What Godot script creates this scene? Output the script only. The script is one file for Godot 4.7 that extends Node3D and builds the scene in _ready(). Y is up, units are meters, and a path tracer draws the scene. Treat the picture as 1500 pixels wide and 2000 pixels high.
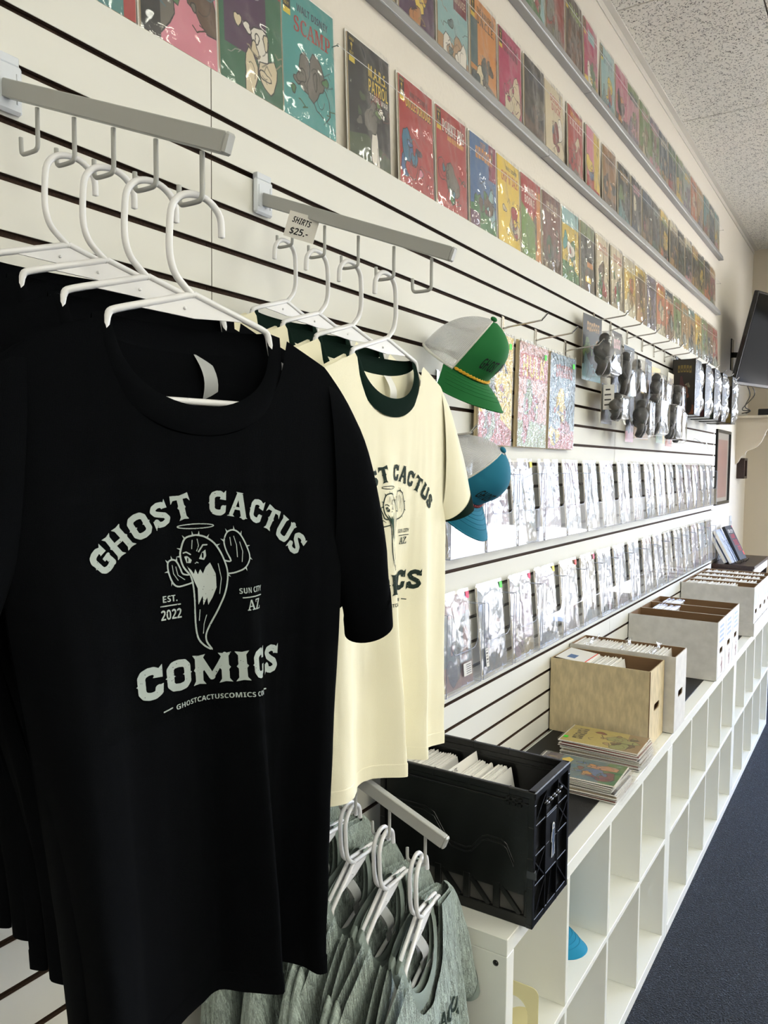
extends Node3D
# A comic shop wall. World: x = distance out from the slatwall face, y up, z = -s where s runs along the wall away from the camera.

var taken := {}
var rng := RandomNumberGenerator.new()
var M := {}


class MB:
	var v := PackedVector3Array()
	var n := PackedVector3Array()
	var uv := PackedVector2Array()
	var ix := PackedInt32Array()

	func quad(a: Vector3, b: Vector3, c: Vector3, d: Vector3, u0 := Vector2(0, 0), u1 := Vector2(1, 1)) -> void:
		# corners counter-clockwise seen from outside
		var nn := (b - a).cross(d - a).normalized()
		var k := v.size()
		v.append_array(PackedVector3Array([a, b, c, d]))
		n.append_array(PackedVector3Array([nn, nn, nn, nn]))
		uv.append_array(PackedVector2Array([Vector2(u0.x, u1.y), Vector2(u1.x, u1.y), Vector2(u1.x, u0.y), Vector2(u0.x, u0.y)]))
		ix.append_array(PackedInt32Array([k, k + 2, k + 1, k, k + 3, k + 2]))

	func tri(a: Vector3, b: Vector3, c: Vector3) -> void:
		var nn := (b - a).cross(c - a).normalized()
		var k := v.size()
		v.append_array(PackedVector3Array([a, b, c]))
		n.append_array(PackedVector3Array([nn, nn, nn]))
		uv.append_array(PackedVector2Array([Vector2(0, 0), Vector2(1, 0), Vector2(0, 1)]))
		ix.append_array(PackedInt32Array([k, k + 2, k + 1]))

	func box(c: Vector3, s: Vector3, b := Basis(), ch := 0.0) -> void:
		var h := s / 2.0
		if ch <= 0.0:
			var p := []
			for i in 8:
				p.append(c + b * Vector3(h.x * (1 if i & 1 else -1), h.y * (1 if i & 2 else -1), h.z * (1 if i & 4 else -1)))
			quad(p[4], p[5], p[7], p[6])
			quad(p[1], p[0], p[2], p[3])
			quad(p[5], p[1], p[3], p[7])
			quad(p[0], p[4], p[6], p[2])
			quad(p[6], p[7], p[3], p[2])
			quad(p[0], p[1], p[5], p[4])
			return
		ch = minf(ch, minf(h.x, minf(h.y, h.z)) * 0.95)
		# P(axis, signs): the corner's vertex on the face across that axis
		var P := func(ax: int, sx: int, sy: int, sz: int) -> Vector3:
			var e := Vector3(h.x - ch, h.y - ch, h.z - ch)
			e[ax] = h[ax]
			return c + b * Vector3(e.x * sx, e.y * sy, e.z * sz)
		for sg in [-1, 1]:
			fq(P.call(0, sg, -1, -1), P.call(0, sg, 1, -1), P.call(0, sg, 1, 1), P.call(0, sg, -1, 1), sg > 0)
			fq(P.call(1, -1, sg, -1), P.call(1, -1, sg, 1), P.call(1, 1, sg, 1), P.call(1, 1, sg, -1), sg > 0)
			fq(P.call(2, -1, -1, sg), P.call(2, 1, -1, sg), P.call(2, 1, 1, sg), P.call(2, -1, 1, sg), sg > 0)
		for s1 in [-1, 1]:
			for s2 in [-1, 1]:
				eq(P.call(0, s1, s2, -1), P.call(0, s1, s2, 1), P.call(1, s1, s2, 1), P.call(1, s1, s2, -1), b * Vector3(s1, s2, 0))
				eq(P.call(0, s1, -1, s2), P.call(0, s1, 1, s2), P.call(2, s1, 1, s2), P.call(2, s1, -1, s2), b * Vector3(s1, 0, s2))
				eq(P.call(1, -1, s1, s2), P.call(1, 1, s1, s2), P.call(2, 1, s1, s2), P.call(2, -1, s1, s2), b * Vector3(0, s1, s2))
				for s3 in [-1, 1]:
					var t0: Vector3 = P.call(0, s1, s2, s3)
					var t1: Vector3 = P.call(1, s1, s2, s3)
					var t2: Vector3 = P.call(2, s1, s2, s3)
					if (t1 - t0).cross(t2 - t0).dot(b * Vector3(s1, s2, s3)) > 0:
						tri(t0, t1, t2)
					else:
						tri(t0, t2, t1)

	func fq(a: Vector3, bb: Vector3, c: Vector3, d: Vector3, fwd: bool) -> void:
		if fwd:
			quad(a, bb, c, d)
		else:
			quad(d, c, bb, a)

	func eq(a: Vector3, bb: Vector3, c: Vector3, d: Vector3, out: Vector3) -> void:
		fq(a, bb, c, d, (bb - a).cross(d - a).dot(out) > 0)

	func bar(a: Vector3, b2: Vector3, w: float, h: float, ch := 0.0, up := Vector3.UP) -> void:
		# a box from a to b, w across, h along «up»
		var zz := (b2 - a).normalized()
		var xx := up.cross(zz).normalized()
		if xx.length() < 0.5:
			xx = Vector3.RIGHT
		var yy := zz.cross(xx).normalized()
		box((a + b2) / 2.0, Vector3(w, h, (b2 - a).length()), Basis(xx, yy, zz), ch)

	func tube(path: Array, r: float, sides := 8, closed := false, r_end := -1.0) -> void:
		var m := path.size()
		var k0 := v.size()
		var side := Vector3.ZERO
		for i in m:
			var pa: Vector3 = path[(i - 1 + m) % m] if (closed or i > 0) else path[0]
			var pb: Vector3 = path[(i + 1) % m] if (closed or i < m - 1) else path[m - 1]
			var t := (pb - pa).normalized()
			if side == Vector3.ZERO:
				side = t.cross(Vector3.UP)
				if side.length() < 0.1:
					side = t.cross(Vector3.RIGHT)
			side = (side - t * side.dot(t)).normalized()
			var up := t.cross(side)
			var rr := r if r_end < 0.0 else lerpf(r, r_end, float(i) / (m - 1))
			for j in sides:
				var an := TAU * j / sides
				var d := side * cos(an) + up * sin(an)
				v.append(path[i] + d * rr)
				n.append(d)
				uv.append(Vector2(float(j) / sides, float(i) / m))
		var rows := m if closed else m - 1
		for i in rows:
			for j in sides:
				var a := k0 + i * sides + j
				var b2 := k0 + i * sides + (j + 1) % sides
				var c := k0 + ((i + 1) % m) * sides + (j + 1) % sides
				var d2 := k0 + ((i + 1) % m) * sides + j
				ix.append_array(PackedInt32Array([a, c, b2, a, d2, c]))
		if not closed:
			for e in [0, m - 1]:
				var kc := v.size()
				var nn: Vector3 = (path[0] - path[1]).normalized() if e == 0 else (path[m - 1] - path[m - 2]).normalized()
				v.append(path[e] + nn * r * 0.35)
				n.append(nn)
				uv.append(Vector2(0.5, 0.5))
				for j in sides:
					var a2 = k0 + e * sides + j
					var b3 = k0 + e * sides + (j + 1) % sides
					if e == 0:
						ix.append_array(PackedInt32Array([kc, a2, b3]))
					else:
						ix.append_array(PackedInt32Array([kc, b3, a2]))

	func grid(rows: Array, u0 := Vector2(0, 0), u1 := Vector2(1, 1), flip := false) -> void:
		# rows[j][i]; smooth normals
		var nj := rows.size()
		var ni: int = rows[0].size()
		var k0 := v.size()
		for j in nj:
			for i in ni:
				var dx: Vector3 = rows[j][mini(i + 1, ni - 1)] - rows[j][maxi(i - 1, 0)]
				var dy: Vector3 = rows[mini(j + 1, nj - 1)][i] - rows[maxi(j - 1, 0)][i]
				var nn := dy.cross(dx).normalized()
				v.append(rows[j][i])
				n.append(-nn if flip else nn)
				uv.append(Vector2(lerpf(u0.x, u1.x, float(i) / (ni - 1)), lerpf(u0.y, u1.y, float(j) / (nj - 1))))
		for j in nj - 1:
			for i in ni - 1:
				var a := k0 + j * ni + i
				if flip:
					ix.append_array(PackedInt32Array([a, a + ni, a + ni + 1, a, a + ni + 1, a + 1]))
				else:
					ix.append_array(PackedInt32Array([a, a + ni + 1, a + ni, a, a + 1, a + ni + 1]))

	func prism(poly: PackedVector2Array, depth: float, xf := Transform3D()) -> void:
		# polygon in local xy, extruded along local z from 0 to depth
		var t := Geometry2D.triangulate_polygon(poly)
		var ccw := not Geometry2D.is_polygon_clockwise(poly)
		var cw_area := 0.0
		for i in poly.size():
			cw_area += poly[i].cross(poly[(i + 1) % poly.size()])
		ccw = cw_area > 0
		for i in range(0, t.size(), 3):
			var a := poly[t[i]]
			var b2 := poly[t[i + 1]]
			var c := poly[t[i + 2]]
			if (b2 - a).cross(c - a) < 0:
				var sw := b2
				b2 = c
				c = sw
			tri(xf * Vector3(a.x, a.y, depth), xf * Vector3(b2.x, b2.y, depth), xf * Vector3(c.x, c.y, depth))
			tri(xf * Vector3(a.x, a.y, 0), xf * Vector3(c.x, c.y, 0), xf * Vector3(b2.x, b2.y, 0))
		for i in poly.size():
			var p := poly[i]
			var q := poly[(i + 1) % poly.size()]
			if not ccw:
				var sw2 := p
				p = q
				q = sw2
			quad(xf * Vector3(p.x, p.y, 0), xf * Vector3(q.x, q.y, 0), xf * Vector3(q.x, q.y, depth), xf * Vector3(p.x, p.y, depth))

	func ball(c: Vector3, r: Vector3, b := Basis(), nu := 12, nv := 8) -> void:
		var rows := []
		for j in nv + 1:
			var row := []
			var ph := PI * j / nv
			for i in nu + 1:
				var th := TAU * i / nu
				row.append(c + b * (Vector3(sin(ph) * cos(th), cos(ph), -sin(ph) * sin(th)) * r))
			rows.append(row)
		grid(rows)

	func commit(m: Material = null, into: ArrayMesh = null) -> ArrayMesh:
		var am := into if into else ArrayMesh.new()
		var arr := []
		arr.resize(Mesh.ARRAY_MAX)
		arr[Mesh.ARRAY_VERTEX] = v
		arr[Mesh.ARRAY_NORMAL] = n
		arr[Mesh.ARRAY_TEX_UV] = uv
		arr[Mesh.ARRAY_INDEX] = ix
		am.add_surface_from_arrays(Mesh.PRIMITIVE_TRIANGLES, arr)
		if m:
			am.surface_set_material(am.get_surface_count() - 1, m)
		return am


# ---------------------------------------------------------------- drawing flat print into pictures
var glyphs := {}


class Cv:
	var im: Image
	var o := Vector2.ZERO   # origin of the tile in the picture
	var sz := Vector2.ONE   # its size: coordinates are 0..1
	var clip := Rect2()
	var dull := 0.0   # how much the inks have faded

	func _init(image: Image, origin: Vector2, size: Vector2) -> void:
		im = image
		o = origin
		sz = size
		clip = Rect2(origin, size)

	func span(y: int, x0: float, x1: float, c: Color) -> void:
		if y < clip.position.y or y >= clip.end.y:
			return
		c = faded(c)
		var a := int(round(maxf(x0, clip.position.x)))
		var b := int(round(minf(x1, clip.end.x)))
		if b > a:
			im.fill_rect(Rect2i(a, y, b - a, 1), c)

	func faded(c: Color) -> Color:
		if dull <= 0.0:
			return c
		var g := c.get_luminance()
		return Color(lerpf(c.r, g, dull) * 0.93, lerpf(c.g, g, dull) * 0.92, lerpf(c.b, g, dull) * 0.90, c.a)

	func rect(x: float, y: float, w: float, h: float, c: Color) -> void:
		c = faded(c)
		var r := Rect2(o + Vector2(x, y) * sz, Vector2(w, h) * sz).intersection(clip)
		im.fill_rect(Rect2i(int(round(r.position.x)), int(round(r.position.y)), int(ceil(r.size.x)), int(ceil(r.size.y))), c)

	func poly(pts: PackedVector2Array, c: Color) -> void:
		var p := PackedVector2Array()
		var lo := 1e9
		var hi := -1e9
		for q in pts:
			var w := o + q * sz
			p.append(w)
			lo = minf(lo, w.y)
			hi = maxf(hi, w.y)
		var m := p.size()
		for y in range(maxi(int(floor(lo)), int(clip.position.y)), mini(int(ceil(hi)) + 1, int(clip.end.y))):
			var yc := y + 0.5
			var xs := PackedFloat32Array()
			for i in m:
				var a := p[i]
				var b := p[(i + 1) % m]
				if (a.y <= yc) != (b.y <= yc):
					xs.append(a.x + (yc - a.y) / (b.y - a.y) * (b.x - a.x))
			xs.sort()
			for i in range(0, xs.size() - 1, 2):
				span(y, xs[i], xs[i + 1], c)

	func ell(x: float, y: float, rx: float, ry: float, c: Color, turn := 0.0, k := 20) -> void:
		var p := PackedVector2Array()
		for i in k:
			p.append(Vector2(x, y) + Vector2(cos(TAU * i / k) * rx, sin(TAU * i / k) * ry).rotated(turn))
		poly(p, c)

	func line(pts: PackedVector2Array, w: float, c: Color, closed := false) -> void:
		# w in the same 0..1 units of x; the height of the tile is taken into account
		var asp := sz.x / sz.y
		var m := pts.size()
		for i in (m if closed else m - 1):
			var a := pts[i]
			var b := pts[(i + 1) % m]
			var d := Vector2(b.x - a.x, (b.y - a.y) / asp)
			if d.length() < 1e-6:
				continue
			d = d.normalized() * w / 2.0
			var nrm := Vector2(-d.y, d.x * asp)
			poly(PackedVector2Array([a + nrm, b + nrm, b - nrm, a - nrm]), c)
			ell(b.x, b.y, w / 2.0, w / 2.0 * asp, c, 0.0, 8)
		if m and not closed:
			ell(pts[0].x, pts[0].y, w / 2.0, w / 2.0 * asp, c, 0.0, 8)


func glyph_tris(s: String, serif := false) -> PackedVector2Array:
	var key := s + ("|s" if serif else "")
	if glyphs.has(key):
		return glyphs[key]
	var f := SystemFont.new()
	f.font_names = ["Droid Serif" if serif else "Droid Sans"]
	f.font_weight = 700
	var tm := TextMesh.new()
	tm.font = f
	tm.text = s
	tm.depth = 0.0
	tm.font_size = 48
	tm.pixel_size = 0.01
	tm.curve_step = 2.0
	var a := tm.surface_get_arrays(0)
	var p: PackedVector3Array = a[Mesh.ARRAY_VERTEX]
	var q := PackedVector2Array()
	var lo := Vector2(1e9, 1e9)
	var hi := -lo
	for t in p:
		lo = lo.min(Vector2(t.x, -t.y))
		hi = hi.max(Vector2(t.x, -t.y))
	var idx: PackedInt32Array = a[Mesh.ARRAY_INDEX] if a[Mesh.ARRAY_INDEX] != null else PackedInt32Array(range(p.size()))
	var nrm: PackedVector3Array = a[Mesh.ARRAY_NORMAL]
	for i in range(0, idx.size() - 2, 3):
		if nrm[idx[i]].z < 0.5:
			continue
		for j in 3:
			var t2 := p[idx[i + j]]
			q.append((Vector2(t2.x, -t2.y) - lo) / (hi - lo))
	glyphs[key] = q
	return q


func ink(cv: Cv, s: String, x: float, y: float, w: float, h: float, c: Color, serif := false, slant := 0.0) -> void:
	var q := glyph_tris(s, serif)
	for i in range(0, q.size(), 3):
		var t := PackedVector2Array()
		for j in 3:
			var g := q[i + j]
			t.append(Vector2(x + g.x * w + slant * (1.0 - g.y) * h, y + g.y * h + slant * 0.4 * g.x * w))
		cv.poly(t, c)


# ---------------------------------------------------------------- nodes
func numbered(called: String) -> String:
	var k: int = taken.get(called, 0)
	taken[called] = k + 1
	return called if k == 0 else "%s_%03d" % [called, k]


func V(x: float, y: float, s: float) -> Vector3:
	return Vector3(x, y, -s)


func tag(o: Node3D, label: String, category: String, group := "", kind := "") -> Node3D:
	if label:
		o.set_meta("label", label)
	if category:
		o.set_meta("category", category)
	if group:
		o.set_meta("group", group)
	if kind:
		o.set_meta("kind", kind)
	return o


func thing(called: String, label: String, category: String, at := Vector3.ZERO, group := "") -> Node3D:
	var o := Node3D.new()
	o.name = numbered(called)
	o.position = at
	add_child(o)
	return tag(o, label, category, group)


func part(called: String, mesh: Mesh, mat: Material, parent: Node3D, at := Vector3.ZERO) -> MeshInstance3D:
	var o := MeshInstance3D.new()
	o.mesh = mesh
	if mat:
		o.material_override = mat
	o.position = at
	if parent == null:
		o.name = numbered(called)
		add_child(o)
	else:
		var k := called
		var i := 0
		while parent.has_node(NodePath(k)):
			i += 1
			k = "%s_%03d" % [called, i]
		o.name = k
		parent.add_child(o)
	return o


func struct(called: String, mesh: Mesh, mat: Material, at := Vector3.ZERO) -> MeshInstance3D:
	var o := part(called, mesh, mat, null, at)
	o.set_meta("kind", "structure")
	return o


func boxm(s: Vector3, ch := 0.0) -> ArrayMesh:
	var b := MB.new()
	b.box(Vector3.ZERO, s, Basis(), ch)
	return b.commit()


func mat(c: Color, rough := 0.6, metal := 0.0) -> StandardMaterial3D:
	var m := StandardMaterial3D.new()
	m.albedo_color = c
	m.roughness = rough
	m.metallic = metal
	return m


func pane(alpha: float, rough := 0.03) -> StandardMaterial3D:
	var m := mat(Color(1, 1, 1, alpha), rough)
	m.transparency = BaseMaterial3D.TRANSPARENCY_ALPHA
	m.cull_mode = BaseMaterial3D.CULL_DISABLED
	return m


func noise_tex(freq: float, size := 256, normal := false, strength := 4.0, kind := FastNoiseLite.TYPE_SIMPLEX_SMOOTH, oct := 3, lo := 0.0, hi := 1.0, sd := 1) -> NoiseTexture2D:
	var f := FastNoiseLite.new()
	f.noise_type = kind
	f.frequency = freq
	f.fractal_octaves = oct
	f.seed = sd
	var t := NoiseTexture2D.new()
	t.width = size
	t.height = size
	t.seamless = true
	t.noise = f
	if normal:
		t.as_normal_map = true
		t.bump_strength = strength
	else:
		var g := Gradient.new()
		g.set_color(0, Color(lo, lo, lo))
		g.set_color(1, Color(hi, hi, hi))
		t.color_ramp = g
	return t


func tri_map(m: StandardMaterial3D, scale: Vector3, world := false) -> StandardMaterial3D:
	m.uv1_triplanar = true
	m.uv1_world_triplanar = world
	m.uv1_scale = scale
	return m


func bump(m: StandardMaterial3D, t: Texture2D, k := 1.0) -> StandardMaterial3D:
	m.normal_enabled = true
	m.normal_texture = t
	m.normal_scale = k
	return m


func catmull(pts: Array, t: float) -> Vector2:
	# t in 0..1 over evenly spaced control points
	var m := pts.size()
	var f := clampf(t, 0.0, 1.0) * (m - 1)
	var i := mini(int(f), m - 2)
	var u := f - i
	var p0: Vector2 = pts[maxi(i - 1, 0)]
	var p1: Vector2 = pts[i]
	var p2: Vector2 = pts[i + 1]
	var p3: Vector2 = pts[mini(i + 2, m - 1)]
	return p1.cubic_interpolate(p2, p0, p3, u)


func smooth_path(pts: Array, k := 5) -> Array:
	var out := []
	for i in pts.size() - 1:
		var p0: Vector3 = pts[maxi(i - 1, 0)]
		var p3: Vector3 = pts[mini(i + 2, pts.size() - 1)]
		for j in k:
			out.append((pts[i] as Vector3).cubic_interpolate(pts[i + 1], p0, p3, float(j) / k))
	out.append(pts[pts.size() - 1])
	return out


func ordinal(k: int) -> String:
	var w := ["first", "second", "third", "fourth", "fifth", "sixth", "seventh", "eighth", "ninth", "tenth", "eleventh", "twelfth", "thirteenth", "fourteenth", "fifteenth", "sixteenth", "seventeenth", "eighteenth", "nineteenth", "twentieth"]
	if k < 20:
		return w[k]
	if k < 29:
		return "twenty-" + w[k - 20]
	if k == 29:
		return "thirtieth"
	if k < 39:
		return "thirty-" + w[k - 30]
	if k == 39:
		return "fortieth"
	return "forty-" + w[k - 40]


func _ready() -> void:
	rng.seed = 7
	# ---- camera
	var cam := Camera3D.new()
	cam.name = "camera"
	cam.fov = rad_to_deg(2.0 * atan(1000.0 / 1534.4))
	cam.near = 0.02
	cam.far = 100.0
	cam.position = Vector3(1.026, 1.757, 0.0)
	cam.rotation_order = EULER_ORDER_YXZ
	cam.rotation = Vector3(deg_to_rad(-3.539), deg_to_rad(32.536), deg_to_rad(0.56))
	add_child(cam)
	cam.current = true
	# ---- sky, exposure
	var we := WorldEnvironment.new()
	we.name = "world_environment"
	var e := Environment.new()
	e.background_mode = Environment.BG_SKY
	var sm := ProceduralSkyMaterial.new()
	sm.sky_top_color = Color(0.52, 0.66, 0.90)
	sm.sky_horizon_color = Color(0.93, 0.96, 1.0)
	sm.ground_horizon_color = Color(0.75, 0.76, 0.78)
	sm.ground_bottom_color = Color(0.5, 0.5, 0.5)
	sm.sky_energy_multiplier = SKY
	sm.ground_energy_multiplier = SKY * 0.6
	var sky := Sky.new()
	sky.sky_material = sm
	e.sky = sky
	e.tonemap_mode = Environment.TONE_MAPPER_LINEAR
	e.tonemap_exposure = EXPOSURE
	e.sdfgi_enabled = true
	e.ssao_enabled = true
	e.ssil_enabled = true
	we.environment = e
	add_child(we)
	var sun := DirectionalLight3D.new()   # lights the pavement outside; it passes along the shop window, not in
	sun.name = "sun"
	sun.light_energy = SUN
	sun.light_color = Color(1.0, 0.96, 0.90)
	sun.light_angular_distance = 0.6
	sun.shadow_enabled = true
	sun.basis = Basis.looking_at(Vector3(-0.45, -0.85, -0.28), Vector3.UP)
	add_child(sun)
	# ---- materials and printed pictures, then large structure, then objects
	materials()
	room()
	troffers()
	slatwall()
	ledges()
	kallax_row()
	paint_atlases()
	ledge_comics()
	holders()
	faceouts()
	shirts()
	pegs()
	caps()
	counter_things()
	far_end()


const EXPOSURE := 0.97
const SKY := 3.6
const SUN := 42.0
const LAMP := 3.2
const GLOW := 4.0
const CEIL := 3.63
const S_FAR := 7.56
const S_NEAR := -3.2
const X_FAR := 6.0


func materials() -> void:
	M.laminate = mat(Color(0.86, 0.857, 0.83), 0.68)
	M.laminate.metallic_specular = 0.35
	M.mdf = mat(Color(0.33, 0.235, 0.165), 0.85)
	M.mdf.albedo_texture = noise_tex(0.08, 256, false, 1.0, FastNoiseLite.TYPE_SIMPLEX, 4, 0.72, 1.0)
	tri_map(M.mdf, Vector3(6, 6, 6))
	M.drywall = mat(Color(0.86, 0.835, 0.79), 0.75)
	bump(M.drywall, noise_tex(0.06, 256, true, 2.0), 0.25)
	tri_map(M.drywall, Vector3(3, 3, 3))
	M.farwall = mat(Color(0.80, 0.76, 0.69), 0.75)
	M.tile = mat(Color(0.95, 0.93, 0.88), 0.95)
	var ti := tile_image()
	M.tile.albedo_texture = ti[0]
	M.tile.heightmap_enabled = true
	M.tile.heightmap_texture = ti[1]
	M.tile.heightmap_scale = 0.6
	tri_map(M.tile, Vector3(1.9, 1.9, 1.9), true)
	M.dark_gap = mat(Color(0.10, 0.095, 0.09), 0.9)
	M.carpet = mat(Color(0.90, 0.95, 1.0), 1.0)
	M.carpet.albedo_texture = carpet_image()
	tri_map(M.carpet, Vector3(1.3, 1.3, 1.3), true)
	M.carpet.heightmap_enabled = true
	M.carpet.heightmap_texture = noise_tex(0.22, 512, false, 1.0, FastNoiseLite.TYPE_CELLULAR, 2)
	M.carpet.heightmap_scale = 1.2
	M.shelf_white = mat(Color(0.90, 0.90, 0.87), 0.42)
	M.black_mat = mat(Color(0.045, 0.045, 0.05), 0.62)
	bump(M.black_mat, noise_tex(0.15, 256, true, 3.0), 0.3)
	tri_map(M.black_mat, Vector3(8, 8, 8))
	M.alu = mat(Color(0.62, 0.62, 0.62), 0.5, 0.55)
	M.chrome = mat(Color(0.78, 0.77, 0.76), 0.16, 1.0)
	M.grey_paint = mat(Color(0.66, 0.665, 0.655), 0.42)
	M.plate_white = mat(Color(0.80, 0.82, 0.85), 0.4)
	M.white_plastic = mat(Color(0.90, 0.90, 0.91), 0.28)
	M.white_paper = mat(Color(0.90, 0.89, 0.87), 0.7)
	M.board = mat(Color(0.91, 0.90, 0.88), 0.7)
	M.pages = mat(Color(0.78, 0.72, 0.62), 0.85)
	M.black_ink = mat(Color(0.05, 0.05, 0.09), 0.7)
	M.black_plastic = mat(Color(0.022, 0.023, 0.028), 0.3)
	bump(M.black_plastic, noise_tex(0.12, 256, true, 2.0), 0.12)
	tri_map(M.black_plastic, Vector3(5, 5, 5))
	M.acrylic = pane(0.03, 0.02)
	M.acrylic_edge = mat(Color(0.60, 0.63, 0.72), 0.12)
	M.bag = pane(0.035, 0.07)
	bump(M.bag, crinkle(0.007, 5), 1.05)
	M.bag_soft = pane(0.035, 0.06)
	bump(M.bag_soft, crinkle(0.0055, 9), 0.95)
	M.bag_flat = pane(0.04, 0.08)
	bump(M.bag_flat, crinkle(0.009, 19), 0.22)
	M.bag_foil = pane(0.05, 0.09)
	bump(M.bag_foil, crinkle(0.03, 13), 1.0)
	M.clear = pane(0.05, 0.03)
	M.kraft = mat(Color(0.86, 0.79, 0.64), 0.85)
	M.kraft.albedo_texture = noise_tex(0.03, 256, false, 1.0, FastNoiseLite.TYPE_SIMPLEX, 5, 0.86, 1.0, 4)
	tri_map(M.kraft, Vector3(5, 1.6, 5))
	M.kraft_in = mat(Color(0.47, 0.36, 0.25), 0.9)
	M.carton = mat(Color(0.84, 0.83, 0.81), 0.7)
	M.carton.albedo_texture = noise_tex(0.02, 256, false, 1.0, FastNoiseLite.TYPE_SIMPLEX, 5, 0.93, 1.0, 6)
	tri_map(M.carton, Vector3(3, 3, 3))
	M.dark_wood = mat(Color(0.24, 0.155, 0.12), 0.38)
	M.dark_wood.albedo_texture = noise_tex(0.03, 256, false, 1.0, FastNoiseLite.TYPE_SIMPLEX, 4, 0.6, 1.0, 8)
	tri_map(M.dark_wood, Vector3(9, 9, 1.2))
	M.screen_black = mat(Color(0.012, 0.013, 0.016), 0.12)
	M.screen_black.metallic_specular = 0.22
	M.bezel = mat(Color(0.02, 0.02, 0.022), 0.25)
	var knit := noise_tex(0.35, 256, true, 5.0, FastNoiseLite.TYPE_SIMPLEX, 2)
	M.cloth_black = cloth(Color(0.032, 0.037, 0.047), knit, 0.05)
	M.cloth_cream = cloth(Color(0.97, 0.95, 0.85), knit, 0.1)
	M.rib_green = cloth(Color(0.06, 0.125, 0.10), knit, 0.2)
	M.cloth_grey = cloth(Color(0.80, 0.825, 0.81), knit, 0.15)
	M.cloth_grey.albedo_texture = heather_image()
	M.cloth_grey.uv1_scale = Vector3(3.2, 2.4, 3.2)
	M.rib_grey = cloth(Color(0.52, 0.565, 0.545), knit, 0.15)
	M.tag_grey = mat(Color(0.62, 0.63, 0.63), 0.6)
	M.tag_white = mat(Color(0.88, 0.88, 0.86), 0.6)
	M.sticker_green = mat(Color(0.25, 0.85, 0.20), 0.6)
	M.sticker_pink = mat(Color(0.90, 0.12, 0.35), 0.6)
	M.sticker_yellow = mat(Color(0.88, 0.82, 0.25), 0.6)
	M.sticker_red = mat(Color(0.90, 0.22, 0.15), 0.6)


func cloth(c: Color, knit: Texture2D, sheen: float) -> StandardMaterial3D:
	var m := mat(c, 0.92)
	bump(m, knit, 0.35)
	tri_map(m, Vector3(14, 14, 14))
	m.rim_enabled = true
	m.rim = sheen
	m.rim_tint = 0.6
	m.metallic_specular = 0.12
	return m


func crinkle(freq: float, sd: int) -> NoiseTexture2D:
	return noise_tex(freq, 256, true, 9.0, FastNoiseLite.TYPE_SIMPLEX, 3, 0, 1, sd)


func tile_image() -> Array:
	var r := RandomNumberGenerator.new()
	r.seed = 11
	var im := Image.create(1024, 1024, false, Image.FORMAT_RGB8)
	im.fill(Color(0.95, 0.95, 0.95))
	var hm := Image.create(1024, 1024, false, Image.FORMAT_RGB8)
	hm.fill(Color(1, 1, 1))
	for i in 2600:   # worm-shaped fissures
		var p := Vector2(r.randf() * 1024, r.randf() * 1024)
		var a := r.randf() * TAU
		var w := r.randi_range(1, 3) if r.randf() < 0.8 else 4
		for k in r.randi_range(2, 13):
			a += r.randf_range(-0.9, 0.9)
			p += Vector2(cos(a), sin(a)) * 1.8
			var q := Rect2i(posmod(int(p.x), 1020), posmod(int(p.y), 1020), w, w)
			var g := 0.40 if w < 3 else 0.30
			im.fill_rect(q, Color(g, g * 0.96, g * 0.9))
			hm.fill_rect(q, Color(0.15, 0.15, 0.15))
	for i in 5000:
		var q2 := Rect2i(r.randi_range(0, 1021), r.randi_range(0, 1021), 2, 1)
		im.fill_rect(q2, Color(0.7, 0.68, 0.65))
	return [ImageTexture.create_from_image(im), ImageTexture.create_from_image(hm)]


func carpet_image() -> ImageTexture:
	var r := RandomNumberGenerator.new()
	r.seed = 3
	var im := Image.create(1024, 1024, false, Image.FORMAT_RGB8)
	im.fill(Color(0.13, 0.14, 0.17))
	var pal := [Color(0.08, 0.085, 0.10), Color(0.15, 0.165, 0.20), Color(0.21, 0.23, 0.27), Color(0.11, 0.12, 0.15), Color(0.29, 0.31, 0.35), Color(0.06, 0.065, 0.08)]
	for i in 60000:   # short yarn loops
		var p := Vector2(r.randf() * 1024, r.randf() * 1024)
		var c: Color = pal[r.randi() % 6]
		var k := r.randi_range(3, 7)
		im.fill_rect(Rect2i(int(p.x), int(p.y), k if i % 2 else 2, 2 if i % 2 else k), c)
	for i in 900:
		im.fill_rect(Rect2i(r.randi_range(0, 1020), r.randi_range(0, 1020), 2, 2), Color(0.55, 0.57, 0.6))
	return ImageTexture.create_from_image(im)


func heather_image() -> ImageTexture:
	var r := RandomNumberGenerator.new()
	r.seed = 21
	var im := Image.create(512, 512, false, Image.FORMAT_RGB8)
	im.fill(Color(0.72, 0.76, 0.74))
	for i in 260:   # washed patches, then slubs
		var g0 := r.randf_range(0.60, 0.92)
		var q0 := Vector2(r.randf() * 480, r.randf() * 440)
		for k in 40:
			im.fill_rect(Rect2i(int(q0.x + r.randf() * 30), int(q0.y + r.randf() * 60), 2, 8), Color(g0 * 0.96, g0, g0 * 0.985))
	for i in 6000:
		var g := r.randf_range(0.50, 0.98)
		var c := Color(g * 0.96, g, g * 0.985)
		var x := r.randf() * 512
		var y := r.randf() * 512
		var w := r.randi_range(1, 3)
		for k in r.randi_range(3, 12):
			im.fill_rect(Rect2i(posmod(int(x), 510), posmod(int(y), 508), w, 4), c)
			x += r.randf_range(-0.8, 1.0)
			y += 3.0
	return ImageTexture.create_from_image(im)


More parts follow.
